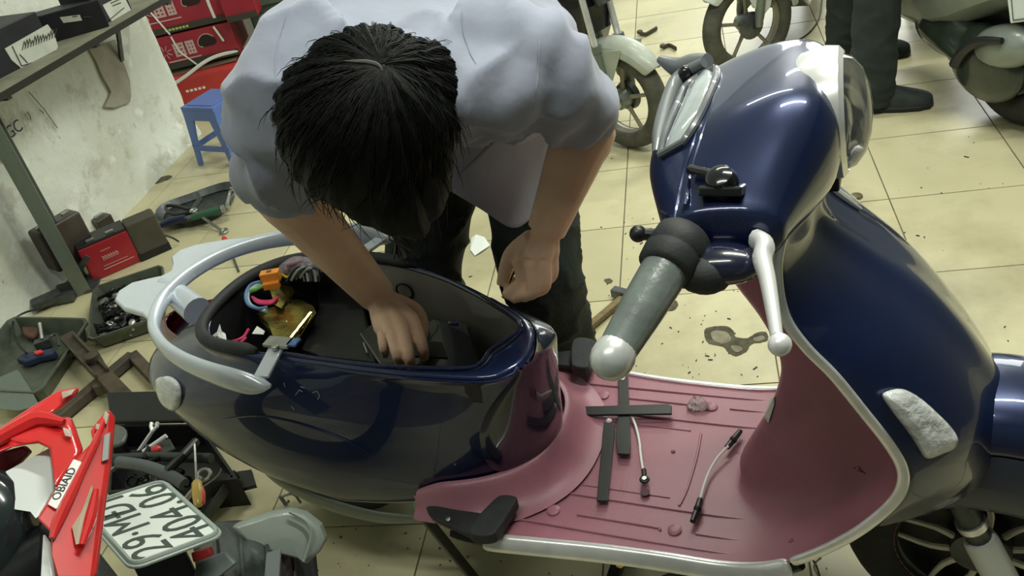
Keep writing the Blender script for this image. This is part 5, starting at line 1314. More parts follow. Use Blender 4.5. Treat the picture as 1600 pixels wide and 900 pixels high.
obj('trigger', local(tg, slab([at(x, y, .034) for x, y in ((53, 553), (66, 549), (70, 553), (58, 557))], (0, 0, .010))), mat('red handle', (.62, .035, .03), .35), tg, smooth=False, bev=.003)
tg.name = 'cutter'
tg = thing('clamp', at(66, 530, .01), 'small steel clamp standing in the large oily pan', 'clamp')
obj('screw', local(tg, tube([at(62, 505, .07), at(66, 530, .04)], .006, 8)), m_steel, tg)
obj('jaw', local(tg, join(box(at(68, 536, .025), (.05, .03, .03), .5), tube([at(72, 530, .03), at(88, 522, .03), at(92, 540, .02)], .005, 6, smooth=3))), m_dsteel, tg, smooth=False, bev=.003)
obj('rag', slab(cr([at(x, y, .012) for x, y in ((38, 512), (56, 510), (62, 520), (54, 532), (40, 528))], 3, True), (0, 0, .018)), mat('red brown rag', (.13, .07, .05), .9, var=.3), bev=.006, label='red brown rag in the back corner of the large oily pan', cat='rag')
obj('cable', tube([at(x, y, .05) for x, y in ((66, 482), (40, 488), (22, 500), (20, 520), (30, 540), (42, 552))], .0035, 6, smooth=5), m_black, label='black cord hanging over the rim of the large oily pan', cat='cable')
obj('plastic_sheet', slab([at(x, y, .055) for x, y in ((0, 590), (28, 578), (50, 612), (62, 634), (30, 642), (0, 640))], (0, 0, .002)), mat('cloudy film', (.20, .25, .22), .25, trans=.4, bump=.3, bscale=20), smooth=False, label='cloudy plastic sheet over the near end of the large oily pan', cat='plastic')
obj('bracket', bar(at(50, 478, .03), at(96, 458, .03), .05, .03), m_dsteel, smooth=False, bev=.004, label='dark steel channel offcut at the foot of the post', cat='bracket')
# ---- lift stand frame
m_rust = mat('rusty steel', (.085, .072, .055), .65, metal=.4, var=.35, scale=18, dirt=(.13, .08, .05), dscale=9, damt=.5)
t = thing('lift_stand', at(165, 590, 0), 'rusty steel lift stand frame on the floor left of the scooter tail', 'stand')
def rod(name, x0, y0, x1, y1, w=.040, h=.030, z=.022): return obj(name, local(t, bar(at(x0, y0, z), at(x1, y1, z), w, h)), m_rust, t, smooth=False, bev=.003)
r0 = rod('main_beam', 106, 527, 222, 650, .046, .03, .05)
for s_ in (-.018, .018):
    dv = (at(222, 650, .06) - at(106, 527, .06)).normalized(); nn = Vector((-dv.y, dv.x, 0))
    obj('beam_lip', local(t, bar(at(106, 527, .07) + nn * s_, at(160, 584, .07) + nn * s_, .006, .016)), m_rust, t, smooth=False)
rod('cross_bar', 88, 656, 208, 556, .034); rod('corner_bar', 208, 556, 246, 596, .034); rod('cross_bar', 176, 680, 262, 616, .034); 
obj('pivot', local(t, lathe([(.022, 0), (.022, .09), (.012, .094)], at(163, 590, 0), (0, 0, 1), 16)), m_rust, t)
obj('gusset', local(t, slab([at(x, y, .02) for x, y in ((150, 606), (170, 608), (178, 600), (168, 615), (152, 618))], (0, 0, .03))), m_rust, t, smooth=False)
obj('foot_plate', local(t, box(at(218, 648, .03), (.06, .05, .05), .5)), m_rust, t, smooth=False, bev=.003)
# ---- tool pouch tray with hand tools near the wall
P = [at(x, y, .004) for x, y in ((250, 352), (258, 330), (300, 314), (345, 298), (368, 296), (369, 312), (352, 334), (318, 350), (280, 358))]
t = thing('tool_tray', sum(P, Vector()) / len(P), 'dark oval tool tray on the tiles near the wall', 'tray')
Pc = cr(P, 3, True); cc = sum(Pc, Vector()) / len(Pc)
obj('pan', local(t, loft([[p + Vector((0, 0, .032)) + (p - cc).normalized() * .006 for p in Pc], [p + Vector((0, 0, .034)) for p in Pc], [cc + (p - cc) * .88 + Vector((0, 0, .008)) for p in Pc], [cc + (p - cc) * .9 for p in Pc]], True, False, True)), m_dsteel, t, sol=.002)
def tool(name, label, cat): return thing(name, cc, label, cat)
t = tool('pliers', 'pliers with black looped handles at the left of the oval tray', 'pliers')
obj('handle', local(t, tube([at(x, y, .05) for x, y in ((300, 332), (278, 336), (262, 330), (260, 322), (276, 322), (296, 328))], .007, 8, smooth=4)), m_black, t)
obj('jaw', local(t, tube([at(300, 330, .05), at(312, 312, .06), at(308, 302, .07)], [.008, .011, .007], 8)), m_dsteel, t)
t = tool('screwdriver', 'thick navy handled screwdriver across the left end of the oval tray', 'screwdriver')
obj('handle', local(t, tube([at(252, 352, .035), at(268, 346, .045), at(290, 340, .05)], [.012, .017, .013], 10)), m_bl2, t)
obj('shaft', local(t, tube([at(290, 340, .05), at(318, 334, .05)], .005, 8)), m_steel, t)
t = tool('ratchet', 'green handled ratchet lying along the oval tray', 'wrench')
obj('handle', local(t, tube([at(300, 340, .05), at(344, 328, .05)], [.013, .015], 10)), mat('dark green handle', (.03, .10, .06), .4), t)
obj('socket', local(t, join(*[tube([at(x, y, .05), at(x + 4, y - 1, .05)], .016, 12) for x, y in ((346, 327), (354, 325))])), m_steel, t)
t = tool('hook_tool', 'bent steel hook standing at the right end of the oval tray', 'hook')
obj('rod', local(t, tube([at(354, 322, .04), at(359, 302, .06), at(361, 294, .08), at(365, 297, .08)], .006, 8, smooth=4)), m_steel, t)
t = tool('wrench', 'combination wrench overhanging the near side of the oval tray', 'wrench')
obj('shank', local(t, tube([at(302, 330, .055), at(320, 342, .04), at(345, 359, .008)], .006, 8)), m_steel, t)
obj('open_end', local(t, ring(at(350, 361, .008), .014, .005, (0, 0, 1), 16, 6)), m_steel, t)
obj('box_end', local(t, ring(at(302, 329, .056), .012, .005, (0, 0, 1), 16, 6)), m_steel, t)
# ---- black tool case with tools, bottom left
cs = [at(176, 664, .09), at(312, 662, .09), at(372, 748, .09), at(168, 770, .09)]
t = thing('tool_case', sum(cs, Vector()) / 4, 'open black tool case heaped with tools under the scooter tail', 'tool case')
cc = sum(cs, Vector()) / 4
rg = [[p - Vector((0, 0, .09)) for p in cs], cs, [cc + (p - cc) * .94 for p in cs], [cc + (p - cc) * .90 - Vector((0, 0, .07)) for p in cs]]
obj('case', local(t, loft(rg, True, True, True)), m_black, t, smooth=False)
obj('lid', local(t, slab([cs[0] + Vector((0, 0, .0)), cs[1], cs[1] + Vector((-.05, .09, .03)), cs[0] + Vector((-.05, .09, .03))], (0, 0, .012))), m_black, t, smooth=False, bev=.004)
def tl(name, label, cat): return thing(name, cc, label, cat)
t = tl('wrench', 'chrome open ended wrench standing in the black tool case', 'wrench')
obj('shank', local(t, tube([at(212, 712, .10), at(238, 674, .13)], .006, 8, flat=.6)), m_chrome, t)
obj('open_end', local(t, join(tube([at(238, 674, .13), at(236, 666, .135), at(237, 660, .14)], .005, 8), tube([at(238, 674, .13), at(245, 667, .135), at(246, 660, .14)], .005, 8))), m_chrome, t)
obj('rod', tube([at(224, 706, .11), at(260, 681, .13)], .006, 10), m_white, label='white plastic rod in the black tool case', cat='rod')
obj('steel_tube', tube([at(176, 716, .115), at(240, 713, .12), at(330, 716, .125)], .012, 12), mat('dark tube', (.05, .06, .06), .35, metal=.4), label='dark steel tube lying across the top of the tool case', cat='tube')
obj('hose', tube([at(186, 722, .13), at(225, 728, .14), at(262, 741, .14), at(288, 757, .13)], .015, 12, smooth=4), mat('grey hose', (.11, .125, .14), .45), label='thick grey rubber hose in front of the dark tube', cat='hose')
obj('socket', lathe([(.014, 0), (.014, .03), (.010, .03), (.010, .01)], at(282, 752, .12), (1, -.4, .3), 14), m_bolt, label='black socket at the end of the grey hose', cat='socket')
obj('pouch', slab([at(x, y, .10) for x, y in ((228, 700), (268, 690), (276, 705), (262, 722), (236, 720))], (0, 0, .012)), m_dsteel, smooth=False, bev=.003, label='dark steel plate leaning in the tool case', cat='plate')
obj('cap', ball(at(244, 702, .125), (.014, .011, .009)), mat('red handle', (.62, .035, .03), .35), label='small red plastic cap in the tool case', cat='cap')
obj('pipe', tube([at(262, 735, .15), at(286, 712, .16), at(306, 690, .15)], .011, 10), m_black, label='black rubber pipe leaning up to the scooter tail', cat='pipe')
obj('clear_bag', slab(cr([at(x, y, .13) for x, y in ((168, 672), (186, 668), (200, 676), (196, 694), (176, 702), (168, 694))], 3, True), (0, 0, .012)), mat('dusty film', (.20, .22, .20), .2, trans=.5, bump=.5, bscale=40), label='dusty clear bag at the left of the tool case', cat='bag', bev=.004)
for k in range(16):
    x, y = rb.uniform(185, 320), rb.uniform(705, 785)
    o = obj('loose_part', [join(bar((-.03, 0, 0), (.03, 0, .008), .014, .008)), ring((0, 0, 0), .014, .005, (0, .2, 1), 12, 6), join(tube([(-.03, 0, 0), (.04, .01, 0)], .007, 8))][k % 3], m_bolt if k % 4 else m_steel, label=('dull dark part in the heap of the tool case' if k % 4 else 'steel part glinting in the heap of the tool case'), cat='part', group='dark parts in the tool case' if k % 4 else 'steel parts in the tool case')
    o.location = at(x, y, .10 + .01 * (k % 3)); o.rotation_euler = (rb.uniform(-.3, .3), rb.uniform(-.3, .3), rb.uniform(0, 6))
t = tl('screwdriver', 'screwdriver with a yellow and red handle beside the license plate', 'screwdriver')
a, b_, c = at(311, 790, .12), at(307, 751, .14), at(304, 694, .17)
obj('handle', local(t, tube([a, a.lerp(b_, .12), a.lerp(b_, .5), a.lerp(b_, .9), b_], [.008, .012, .0135, .012, .007], 12)), mat('yellow handle', (.72, .48, .12), .3, coat=.4), t)
obj('handle_stripe', local(t, tube([a.lerp(b_, .08) + CX * .009, a.lerp(b_, .5) + CX * .0105, a.lerp(b_, .8) + CX * .009], [.006, .0075, .004], 10)), mat('red handle', (.62, .035, .03), .35), t)
obj('shaft', local(t, tube([b_, c], .0028, 8)), m_steel, t)
t = tl('angle_bar', 'dark steel angle bar running under the scooter tail', 'bar')
obj('bar', local(t, join(bar(at(318, 806, .03), at(366, 738, .05), .03, .004), bar(at(322, 808, .05), at(370, 740, .07), .004, .03))), m_dsteel, t, smooth=False)
obj('wire_pick', tube([at(316, 762, .10), at(340, 744, .11), at(346, 732, .12)], .002, 6, smooth=3), m_steel, label='thin bent steel pick beside the yellow screwdriver', cat='pick')
obj('stand_shadow', slab([at(x, y, .04) for x, y in ((345, 745), (395, 738), (402, 762), (352, 775))], (0, 0, .01)), m_black, smooth=False, label='black slab standing in for the stand shadow below the scooter tail', cat='plate')  # black slab put where the centre stand's shadow falls
obj('clip', join(bar(at(438, 776, .17), at(448, 791, .17), .008, .004), ball(at(450, 784, .17), .004, 8, 6), tube([at(440, 776, .172), at(458, 772, .18), at(470, 786, .16)], .003, 6, smooth=3)), m_steel, smooth=False, label='bright steel clip hanging below the grey trim strip', cat='clip')

# ================================================================== RED MOTORCYCLE TAIL, BOTTOM LEFT
dP = {'A': ad(255, 746, 1.345), 'B': ad(351, 832, 1.19), 'C': ad(206, 893, 1.15)}
m_red = mat('red fairing paint', (.60, .020, .022), .28, coat=.8, var=.08, scale=12, dirt=(.35, .06, .05), dscale=14, damt=.35)
m_prim = mat('bare chipped primer', (.42, .36, .30), .7, var=.2, scale=40)
t = moto = thing('motorcycle', Vector((-.95, -1.25, 0)), 'red and white motorcycle tail with a license plate at the lower left', 'motorcycle')
def mo(name, pts, th, m, bev=.004, label=None, parent=None):
    P = [ad(*p) for p in pts]
    return obj(name, local(t, slab(P, CZ * -th)), m, parent or t, smooth=True, ang=30, bev=bev, bseg=3, label=label) if parent is None else obj(name, local(t, slab(P, CZ * -th)), m, parent, smooth=True, ang=30, bev=bev, label=label)
r1 = mo('tail_fairing', [(166, 640, 1.16), (175, 655, 1.155), (173, 680, 1.14), (168, 735, 1.115), (158, 807, 1.09), (146, 905, 1.06), (86, 905, 1.05), (80, 868, 1.06), (77, 833, 1.065), (55, 811, 1.075), (84, 766, 1.095), (123, 710, 1.12), (143, 690, 1.13), (139, 672, 1.14), (158, 648, 1.155)], .012, m_red, .005, 'red tail fairing blade with a white sticker')
obj('fairing_opening', local(t, slab([ad(*p) for p in ((144, 758, 1.098), (128, 800, 1.082), (114, 822, 1.072), (120, 850, 1.066), (127, 848, 1.066), (140, 805, 1.08), (148, 770, 1.095))], CZ * .002)), mat('beige gap', (.42, .37, .27), .8, var=.2), r1, smooth=False, label='pale gap in the fairing blade')
obj('fairing_ridge', local(t, tube([ad(*p) for p in ((164, 650, 1.15), (152, 685, 1.128), (128, 735, 1.105), (108, 778, 1.085), (92, 812, 1.07), (81, 842, 1.058))], [.002, .004, .005, .006, .006, .003], 8, smooth=3)), m_red, r1)
obj('fairing_ridge', local(t, tube([ad(*p) for p in ((150, 765, 1.09), (142, 808, 1.075), (128, 852, 1.058))], [.003, .006, .003], 8, smooth=3)), m_red, r1)
r2 = mo('front_fairing', [(-20, 680, 1.20), (40, 640, 1.21), (88, 611, 1.22), (120, 606, 1.22), (113, 620, 1.215), (90, 640, 1.205), (62, 655, 1.20), (105, 653, 1.19), (111, 668, 1.18), (123, 704, 1.15), (121, 714, 1.145), (84, 768, 1.115), (80, 735, 1.13), (75, 702, 1.15), (58, 694, 1.16), (38, 696, 1.17), (15, 700, 1.18), (-20, 716, 1.18)], .014, m_red, .006, 'forked red fairing arm')
obj('fairing_ridge', local(t, tube([ad(*p) for p in ((-10, 690, 1.185), (30, 668, 1.19), (62, 655, 1.19), (100, 660, 1.175))], [.008, .010, .010, .004], 8, smooth=3)), m_red, r2)
for pts in (((98, 612, 1.212), (120, 607, 1.212), (113, 616, 1.208), (100, 622, 1.208)), ((100, 668, 1.172), (110, 672, 1.168), (114, 682, 1.160), (104, 680, 1.165))):
    obj('paint_chip', local(t, slab([ad(*p) for p in pts], CZ * .003)), m_prim, r2, smooth=False)
for pts in (((166, 642, 1.15), (171, 648, 1.148), (168, 662, 1.143), (162, 656, 1.147)), ((152, 662, 1.14), (157, 664, 1.138), (156, 671, 1.135), (151, 669, 1.138))):
    obj('paint_chip', local(t, slab([ad(*p) for p in pts], CZ * .003)), m_prim, r1, smooth=False)
obj('grey_tape', local(t, slab([ad(*p) for p in ((164, 680, 1.138), (173, 675, 1.138), (170, 717, 1.118), (161, 720, 1.12))], CZ * .003)), mat('grey tape', (.30, .32, .31), .5), r1, smooth=False)
sp_ = [ad(*p) for p in ((76, 787, 1.085), (116, 717, 1.112), (129, 722, 1.108), (90, 795, 1.078))]
s0 = obj('sticker', local(t, slab(sp_, CZ * .003)), mat('white sticker', (.80, .78, .76), .4), r1, smooth=False, bev=.001)
se = (sp_[1] - sp_[0]).normalized(); su = (sp_[0] - sp_[3])
obj('sticker_lettering', local(t, text('OBIAID', .0125, sum(sp_, Vector()) / 4 + CZ * .0036, se, su, .0002)), m_ink, t, smooth=False)
mo('white_panel', [(-20, 752, 1.20), (30, 725, 1.19), (76, 700, 1.18), (80, 740, 1.165), (83, 768, 1.15), (55, 812, 1.12), (46, 800, 1.15), (-20, 790, 1.19)], .008, mat('white fairing paint', (.78, .83, .82), .25, coat=.6), .003, 'white fairing panel behind the red blade')
mo('white_panel', [(66, 835, 1.085), (76, 850, 1.08), (84, 905, 1.06), (62, 905, 1.07)], .006, mat('white fairing paint', (.78, .83, .82), .25, coat=.6), .002)
mo('inner_fairing', [(-20, 712, 1.21), (35, 697, 1.20), (46, 708, 1.20), (20, 735, 1.215), (-20, 755, 1.22)], .01, mat('deep red inside', (.16, .012, .02), .4), .003)
obj('headlamp_dome', local(t, ball(ad(-14, 850, 1.22), (.062, .085, .06), 24, 16, HB)), mat('black dome', (.012, .020, .022), .18, coat=.7, var=.3), t)
obj('seat_base', local(t, tube([ad(20, 905, 1.20), ad(60, 870, 1.18), ad(100, 900, 1.2)], .035, 12)), m_black, t)
# plate with raised rim and pressed characters
A, B, C = dP['A'], dP['B'], dP['C']; Dp = A + C - B
px_ = (A - B); py_ = (B - C); Wd, Hd = px_.length, py_.length; px_n = px_.normalized(); py_n = (py_ - px_n * py_.dot(px_n)).normalized()
pz_ = px_n.cross(py_n)
if pz_.dot(CZ) < 0: pz_ = -pz_
cP = (A + B + C + Dp) / 4
# the reading direction runs from B to A, characters' tops point from B toward C
up_ = -py_n
def rrect(w, h, r):
    out = []
    for cx_, cy_, a0 in ((w / 2 - r, h / 2 - r, 0), (-w / 2 + r, h / 2 - r, 90), (-w / 2 + r, -h / 2 + r, 180), (w / 2 - r, -h / 2 + r, 270)):
        for k in range(5): out.append((cx_ + r * math.cos(math.radians(a0 + 22.5 * k)), cy_ + r * math.sin(math.radians(a0 + 22.5 * k))))
    return out
def pp(w, h, r, off): return [cP + px_n * x + up_ * y + pz_ * off for x, y in rrect(w, h, r)]
pl_ = obj('license_plate', local(t, slab(pp(Wd, Hd, .016, 0), -pz_ * .004)), mat('plate frame grey', (.36, .42, .39), .35, metal=.3), t, smooth=False, bev=.0015, label='white two-row license plate in a grey frame')
obj('plate_face', local(t, slab(pp(Wd - .016, Hd - .016, .011, .0012), -pz_ * .003)), mat('plate white', (.70, .76, .72), .35, coat=.4), pl_, smooth=False)
obj('plate_rim', local(t, tube(pp(Wd - .012, Hd - .012, .012, .001), .003, 6, closed=True)), mat('plate frame grey', (.36, .42, .39), .35), pl_)
m_ch = mat('plate black', (.05, .07, .06), .5)
tm = px_n.cross(up_)
sgn_ = 1 if tm.dot(pz_) > 0 else -1
for s_, oy, sz in (('29·MĐ1', .23, .058), ('404.06', -.23, .062)):
    V_, F_ = text(s_, sz, (0, 0, 0), (1, 0, 0), (0, 1, 0), .0004)
    xs = [v.x for v in V_]; ys = [v.y for v in V_]
    kx = (Wd * .88) / (max(xs) - min(xs)); ky = (Hd * .42) / (max(ys) - min(ys)); mx, my = (max(xs) + min(xs)) / 2, (max(ys) + min(ys)) / 2
    V_ = [cP + px_n * (v.x - mx) * kx + up_ * ((v.y - my) * ky + oy * Hd) + pz_ * (.0016 + v.z) for v in V_]
    obj('plate_characters', local(t, (V_, F_)), m_ch, pl_, smooth=False)
obj('plate_bracket', local(t, bar(cP - pz_ * .03, cP - pz_ * .03 + CX * .05 - CY * .10, .06, .02)), m_black, t, smooth=False, bev=.003)
# mudguard and rear indicator under the plate
m_mg = mat('black green mudguard', (.022, .030, .030), .35, coat=.3, var=.35, scale=16, bump=.2, bscale=30)
rows_ = []
for i in range(11):
    u = i / 10; row = []
    for j in range(9):
        v = j / 8
        x = 295 + 200 * u + 10 * v; y = 800 + 120 * v + 26 * (2 * u - 1) ** 2 * (1 - v) + 20 * u
        row.append(ad(x, y, 1.40 - .16 * math.sin(v * 1.6) * math.sin(math.pi * min(1, u + .1)) + .05 * (2 * u - 1) ** 2))
    rows_.append(row)
mg = obj('mudguard', local(t, loft(rows_, closed=False)), m_mg, t, sol=.006, sub=1)
for k in range(4): obj('mudguard_rib', local(t, tube([rows_[2 + 2 * k][j] + CZ * .004 for j in range(1, 8)], .003, 6)), m_mg, mg)
P1 = [(362, 822), (420, 802), (452, 797), (476, 803), (500, 822), (508, 845), (500, 862), (478, 882), (468, 874), (430, 864), (385, 850)]
P = [ad(x, y, 1.34) for x, y in P1]; c = sum(P, Vector()) / len(P)
rws = [[p - CZ * .02 for p in P], P, [c + (p - c) * .93 + CZ * .005 for p in P], [c + (p - c) * .05 + CZ * .008 for p in P]]
obj('indicator_flap', local(t, loft(rws, True, True, True)), mat('grey green plastic', (.20, .235, .205), .4, coat=.2, var=.12, scale=10), t, bev=.003, ang=25, label='grey green indicator housing')
obj('flap_rib', local(t, tube([ad(x, y, 1.325) for x, y in ((452, 800), (478, 815), (486, 838), (474, 878))], .0022, 6, smooth=4)), mat('grey green plastic', (.2, .235, .205), .4), t)
obj('bracket_arm', local(t, bar(ad(428, 862, 1.30), ad(424, 915, 1.26), .02, .006)), mat('grey bar', (.12, .14, .14), .4), t, smooth=False, bev=.002)
mo('side_panel', [(306, 880, 1.24), (352, 862, 1.23), (370, 880, 1.22), (340, 905, 1.22), (300, 905, 1.23)], .01, mat('dull grey panel', (.10, .12, .12), .45), .004)
obj('reflector', local(t, slab([ad(*p) for p in ((300, 862, 1.27), (332, 852, 1.27), (336, 866, 1.26), (304, 878, 1.26))], CZ * .006)), m_red_lens, t, smooth=False, bev=.002)
tyr = Vector((-.72, -1.18, .0)) ; 
obj('tyre', local(t, lathe([(.24 + .05 * math.cos(q), .05 * math.sin(q)) for q in [math.pi * (k / 10 * 1.5 - .75) for k in range(11)]], Vector((-.80, -1.28, .29)), (.6, .8, 0), 40, False, False)), m_tyre, t, sol=.004)
obj('frame', local(t, join(bar((-.80, -1.28, .29), (-1.0, -1.18, .62), .05, .05), bar((-1.0, -1.18, .62), (-1.35, -1.35, .6), .08, .06), bar((-1.35, -1.35, .6), (-1.5, -1.45, .0), .05, .05))), m_black, t, smooth=False)

# ================================================================== BIKES BEHIND
m_fend = mat('dusty pale fender', (.42, .46, .40), .45, coat=.2, var=.12, scale=10, dirt=(.26, .25, .18), dscale=6, damt=.5)
m_fork = mat('grey green fork', (.20, .235, .20), .4, metal=.5, var=.2)
m_ty2 = mat('dusty tyre', (.085, .085, .066), .8, var=.3, scale=20, bump=.3, bscale=70)
m_rim2 = mat('dusty rim', (.30, .28, .22), .5, metal=.5, var=.2)
def ebike(contact, ang_, R, label, fen, name='motorcycle', flap=True, tilt=.16, fork_m=None, rw_=.036, steer=0):
    t = thing(name, contact, label, 'motorcycle', ang_)
    ax = Vector((0, 0, R))
    obj('tyre', lathe([(R - rw_ + rw_ * math.cos(q), rw_ * math.sin(q)) for q in [math.pi * (k / 12 * 1.6 - .8) for k in range(13)]], ax, (0, 1, 0), 48, False, False), m_ty2, t, sol=.004)
    rr = R - 2 * rw_ + .014
    obj('rim', lathe([(rr + .008, -.02), (rr - .004, -.024), (rr - .012, 0), (rr - .004, .024), (rr + .008, .02)], ax, (0, 1, 0), 40, False, False), m_rim2, t, sol=.003)
    obj('hub', lathe([(.012, -.045), (.034, -.035), (.038, 0), (.034, .035), (.012, .045)], ax, (0, 1, 0), 20), m_fork, t)
    obj('hub_cap', ball(ax + Vector((0, -.05, 0)), (.030, .014, .030), 16, 10), m_steel, t)
    obj('brake_drum', lathe([(.05, .01), (.055, .03), (.03, .045)], ax, (0, 1, 0), 20), m_dsteel, t)
    for i in range(5):
        q = 2 * math.pi * (i + .2) / 5; d = Vector((math.cos(q), 0, math.sin(q)))
        obj('spoke', tube([ax + d * .03, ax + d * .5 * rr, ax + d * (rr - .004)], [.010, .007, .008], 8), m_rim2, t)
    top = Vector((-math.tan(tilt) * .55, 0, R + .50))
    for s_ in (-1, 1):
        y = s_ * .062
        a = ax + Vector((-.01, y, 0)); b_ = Vector((top.x, y, top.z)); m1 = a.lerp(b_, .40)
        f = obj('fork_leg', tube([a, a.lerp(b_, .08), m1], [.014, .019, .019], 12), fork_m or m_fork, t)
        obj('fork_tube', tube([m1, b_], .012, 12), m_chrome, f); obj('fork_collar', lathe([(.022, -.012), (.022, .012)], m1, b_ - a, 14), m_fork, f)
    rws = []
    for i in range(19):
        q = math.radians(38 + 7.6 * i); d = Vector((math.cos(q), 0, math.sin(q)))
        wd = .052 * (1 - .35 * (abs(i - 9) / 9) ** 3)
        rws.append([ax + d * (R + .022 + o_) + Vector((0, y_ * wd, 0)) for y_, o_ in ((-1.05, -.035), (-1, -.008), (-.6, .010), (0, .016), (.6, .010), (1, -.008), (1.05, -.035))])
    fd = obj('fender', loft(rws, closed=False), fen, t, sol=.003, sub=1)
    for s_ in (-1, 1):
        obj('fender_stay', slab([ax + Vector((x, s_ * .056, z)) for x, z in ((-.10, R * .95), (.07, R * 1.08), (.01, R * .45), (-.03, R * .15), (-.07, R * .3))], (0, .004, 0)), fen, fd, smooth=False, bev=.002)
    if flap: obj('mud_flap', loft([[ax + Vector((math.cos(math.radians(q)) * (R + .03), y_, math.sin(math.radians(q)) * (R + .03))) for y_ in (-.045, 0, .045)] for q in (158, 170, 184, 196)], closed=False), m_black, t, sol=.004)
    obj('head_tube', tube([top + Vector((.06, 0, -.16)), top + Vector((-.06, 0, .10))], .03, 12), m_dsteel, t)
    obj('body_panel', loft([[Vector((x, y_ * w_, z)) for y_, z in ((-1, z0_), (-1, z1_), (0, z1_ + .03), (1, z1_), (1, z0_))] for x, w_, z0_, z1_ in ((top.x + .02, .07, R + .24, R + .62), (top.x - .10, .11, R + .06, R + .60), (top.x - .25, .12, .15, R + .35), (top.x - .7, .12, .16, R + .25), (top.x - .95, .10, .30, R + .42), (top.x - 1.25, .08, .40, R + .45))], True, True, True), m_blackg, t, bev=.01, ang=30)
    obj('front_cowl', ball(top + Vector((.04, 0, .05)), (.10, .09, .12), 18, 12), mat('pale cowl', (.62, .64, .58), .4, coat=.3), t)
    obj('handlebar', tube([top + Vector((-.1, -.3, .2)), top + Vector((-.02, -.12, .16)), top + Vector((-.02, .12, .16)), top + Vector((-.1, .3, .2))], .014, 10, smooth=4), m_black, t)
    obj('saddle', ball((top.x - .75, 0, R + .52), (.34, .11, .06), 18, 10), m_rub, t)
    if steer:                                # the fork is turned: swing the rest of the bike about it
        for o_ in t.children:
            if o_.name.split('.')[0] in ('body_panel', 'saddle'): o_.matrix_basis = Matrix.Translation(top) @ Matrix.Rotation(steer, 4, 'Z') @ Matrix.Translation(-top)
    ax2 = Vector((top.x - 1.0, 0, R))
    obj('rear_tyre', lathe([(R - rw_ + rw_ * math.cos(q), rw_ * math.sin(q)) for q in [math.pi * (k / 12 * 1.6 - .8) for k in range(13)]], ax2, (0, 1, 0), 40, False, False), m_ty2, t, sol=.004)
    if steer:
        for o_ in t.children:
            if o_.name.startswith('rear_tyre'): o_.matrix_basis = Matrix.Translation(top) @ Matrix.Rotation(steer, 4, 'Z') @ Matrix.Translation(-top)
    return t
ebike(at(985, 230, 0) + Vector((.0, .012, 0)), math.radians(-38), .192, 'motorbike with a dusty pale front fender behind the mechanic’s elbow', m_fend)
ebike(at(1172, 112, 0), math.radians(-150), .20, 'motorbike with a white front fender behind the handlebar cover', mat('white fender', (.62, .68, .62), .4, coat=.3, var=.08), flap=False, steer=math.radians(42))
# scooter at the top right, seen from behind
cC = at(1588, 186, 0); hC = math.radians(112)
t = thing('scooter', cC, 'grey scooter seen from behind with a wide black tyre at the top right', 'scooter', hC)
Rr = .215; ax = Vector((0, 0, Rr))
obj('tyre', lathe([(Rr - .06 + .06 * math.cos(q), .066 * math.sin(q)) for q in [math.pi * (k / 14 * 1.6 - .8) for k in range(15)]], ax, (0, 1, 0), 48, False, False), m_tyre, t, sol=.004)
obj('rim', lathe([(.115, -.045), (.10, -.04), (.06, -.02), (.02, -.02), (.02, .02), (.06, .02), (.10, .04), (.115, .045)], ax, (0, 1, 0), 32), m_dsteel, t)
gm = mat('green black housing', (.020, .030, .022), .3, coat=.5, var=.3, scale=14)
gh = obj('gear_housing', bake(join(ball((.03, .105, .215), (.165, .060, .125), 24, 16), ball((.22, .11, .27), (.17, .050, .085), 20, 14), tube([(-.02, .10, .20), (.3, .11, .28)], .06, 14)), .008, 4), gm, t, ang=180)
m_sil2 = mat('grey silver plastic', (.24, .275, .25), .38, metal=.3, coat=.3, var=.1)
obj('housing_cover', ball((-.045, .112, .29), (.135, .056, .070), 22, 14, Matrix.Rotation(.35, 3, 'Y')), m_sil2, t, label='silver gear housing cover')
obj('side_fairing', loft([[Vector((x, y, z)) for y, z in ((.07, z0_), (.18, z0_ + .03), (.20, (z0_ + z1_) / 2), (.14, z1_), (.0, z1_ + .03), (-.14, z1_), (-.17, (z0_ + z1_) / 2), (-.16, z0_ + .03), (-.07, z0_))] for x, z0_, z1_ in ((-.28, .50, .68), (-.12, .44, .76), (.08, .34, .78), (.22, .24, .78), (.5, .22, .76), (.8, .3, .60))], True, True, True), m_sil2, t, sub=1, ang=60)
obj('rear_mudguard', loft([[ax + Vector((-math.cos(q) * (Rr + .04), y_, math.sin(q) * (Rr + .04))) for y_ in (-.085, -.06, 0, .06, .085)] for q in (math.radians(15 + 12 * k) for k in range(8))], closed=False), m_black, t, sol=.005, sub=1)
obj('kick_lever', tube([(-.10, .165, .34), (-.02, .178, .32), (.05, .175, .27), (.09, .172, .21)], [.010, .014, .018, .020], 10, smooth=4), m_black, t)
obj('seat', ball((.25, 0, .80), (.36, .15, .07), 20, 10), m_rub, t)
obj('tail_panel', slab([(-.20, .12, .50), (-.20, -.12, .50), (-.30, -.10, .64), (-.30, .10, .64)], (-.02, 0, -.01)), m_black, t, smooth=False, bev=.004)
Ml = (Matrix.Translation(cC) @ Matrix.Rotation(hC, 4, 'Z')).inverted()
q0, q1, q2 = ad(1574, -12, 2.95), ad(1580, 36, 2.97), ad(1640, 28, 2.99)
pv = [q0, q1, q2, q2 + q0 - q1]
lp = obj('license_plate', slab([Ml @ p for p in pv], Ml.to_3x3() @ (-CZ * .006)), mat('plate white', (.7, .76, .72), .35), t, smooth=False, bev=.003, label='white license plate on the grey scooter')
ex_, ey_ = (q2 - q1).normalized(), (q0 - q1).normalized(); ez_ = ex_.cross(ey_)
V_, F_ = text('L', .075, q1 + ex_ * .052 + ey_ * .055 + ez_ * .002, ex_, ey_, .0006)
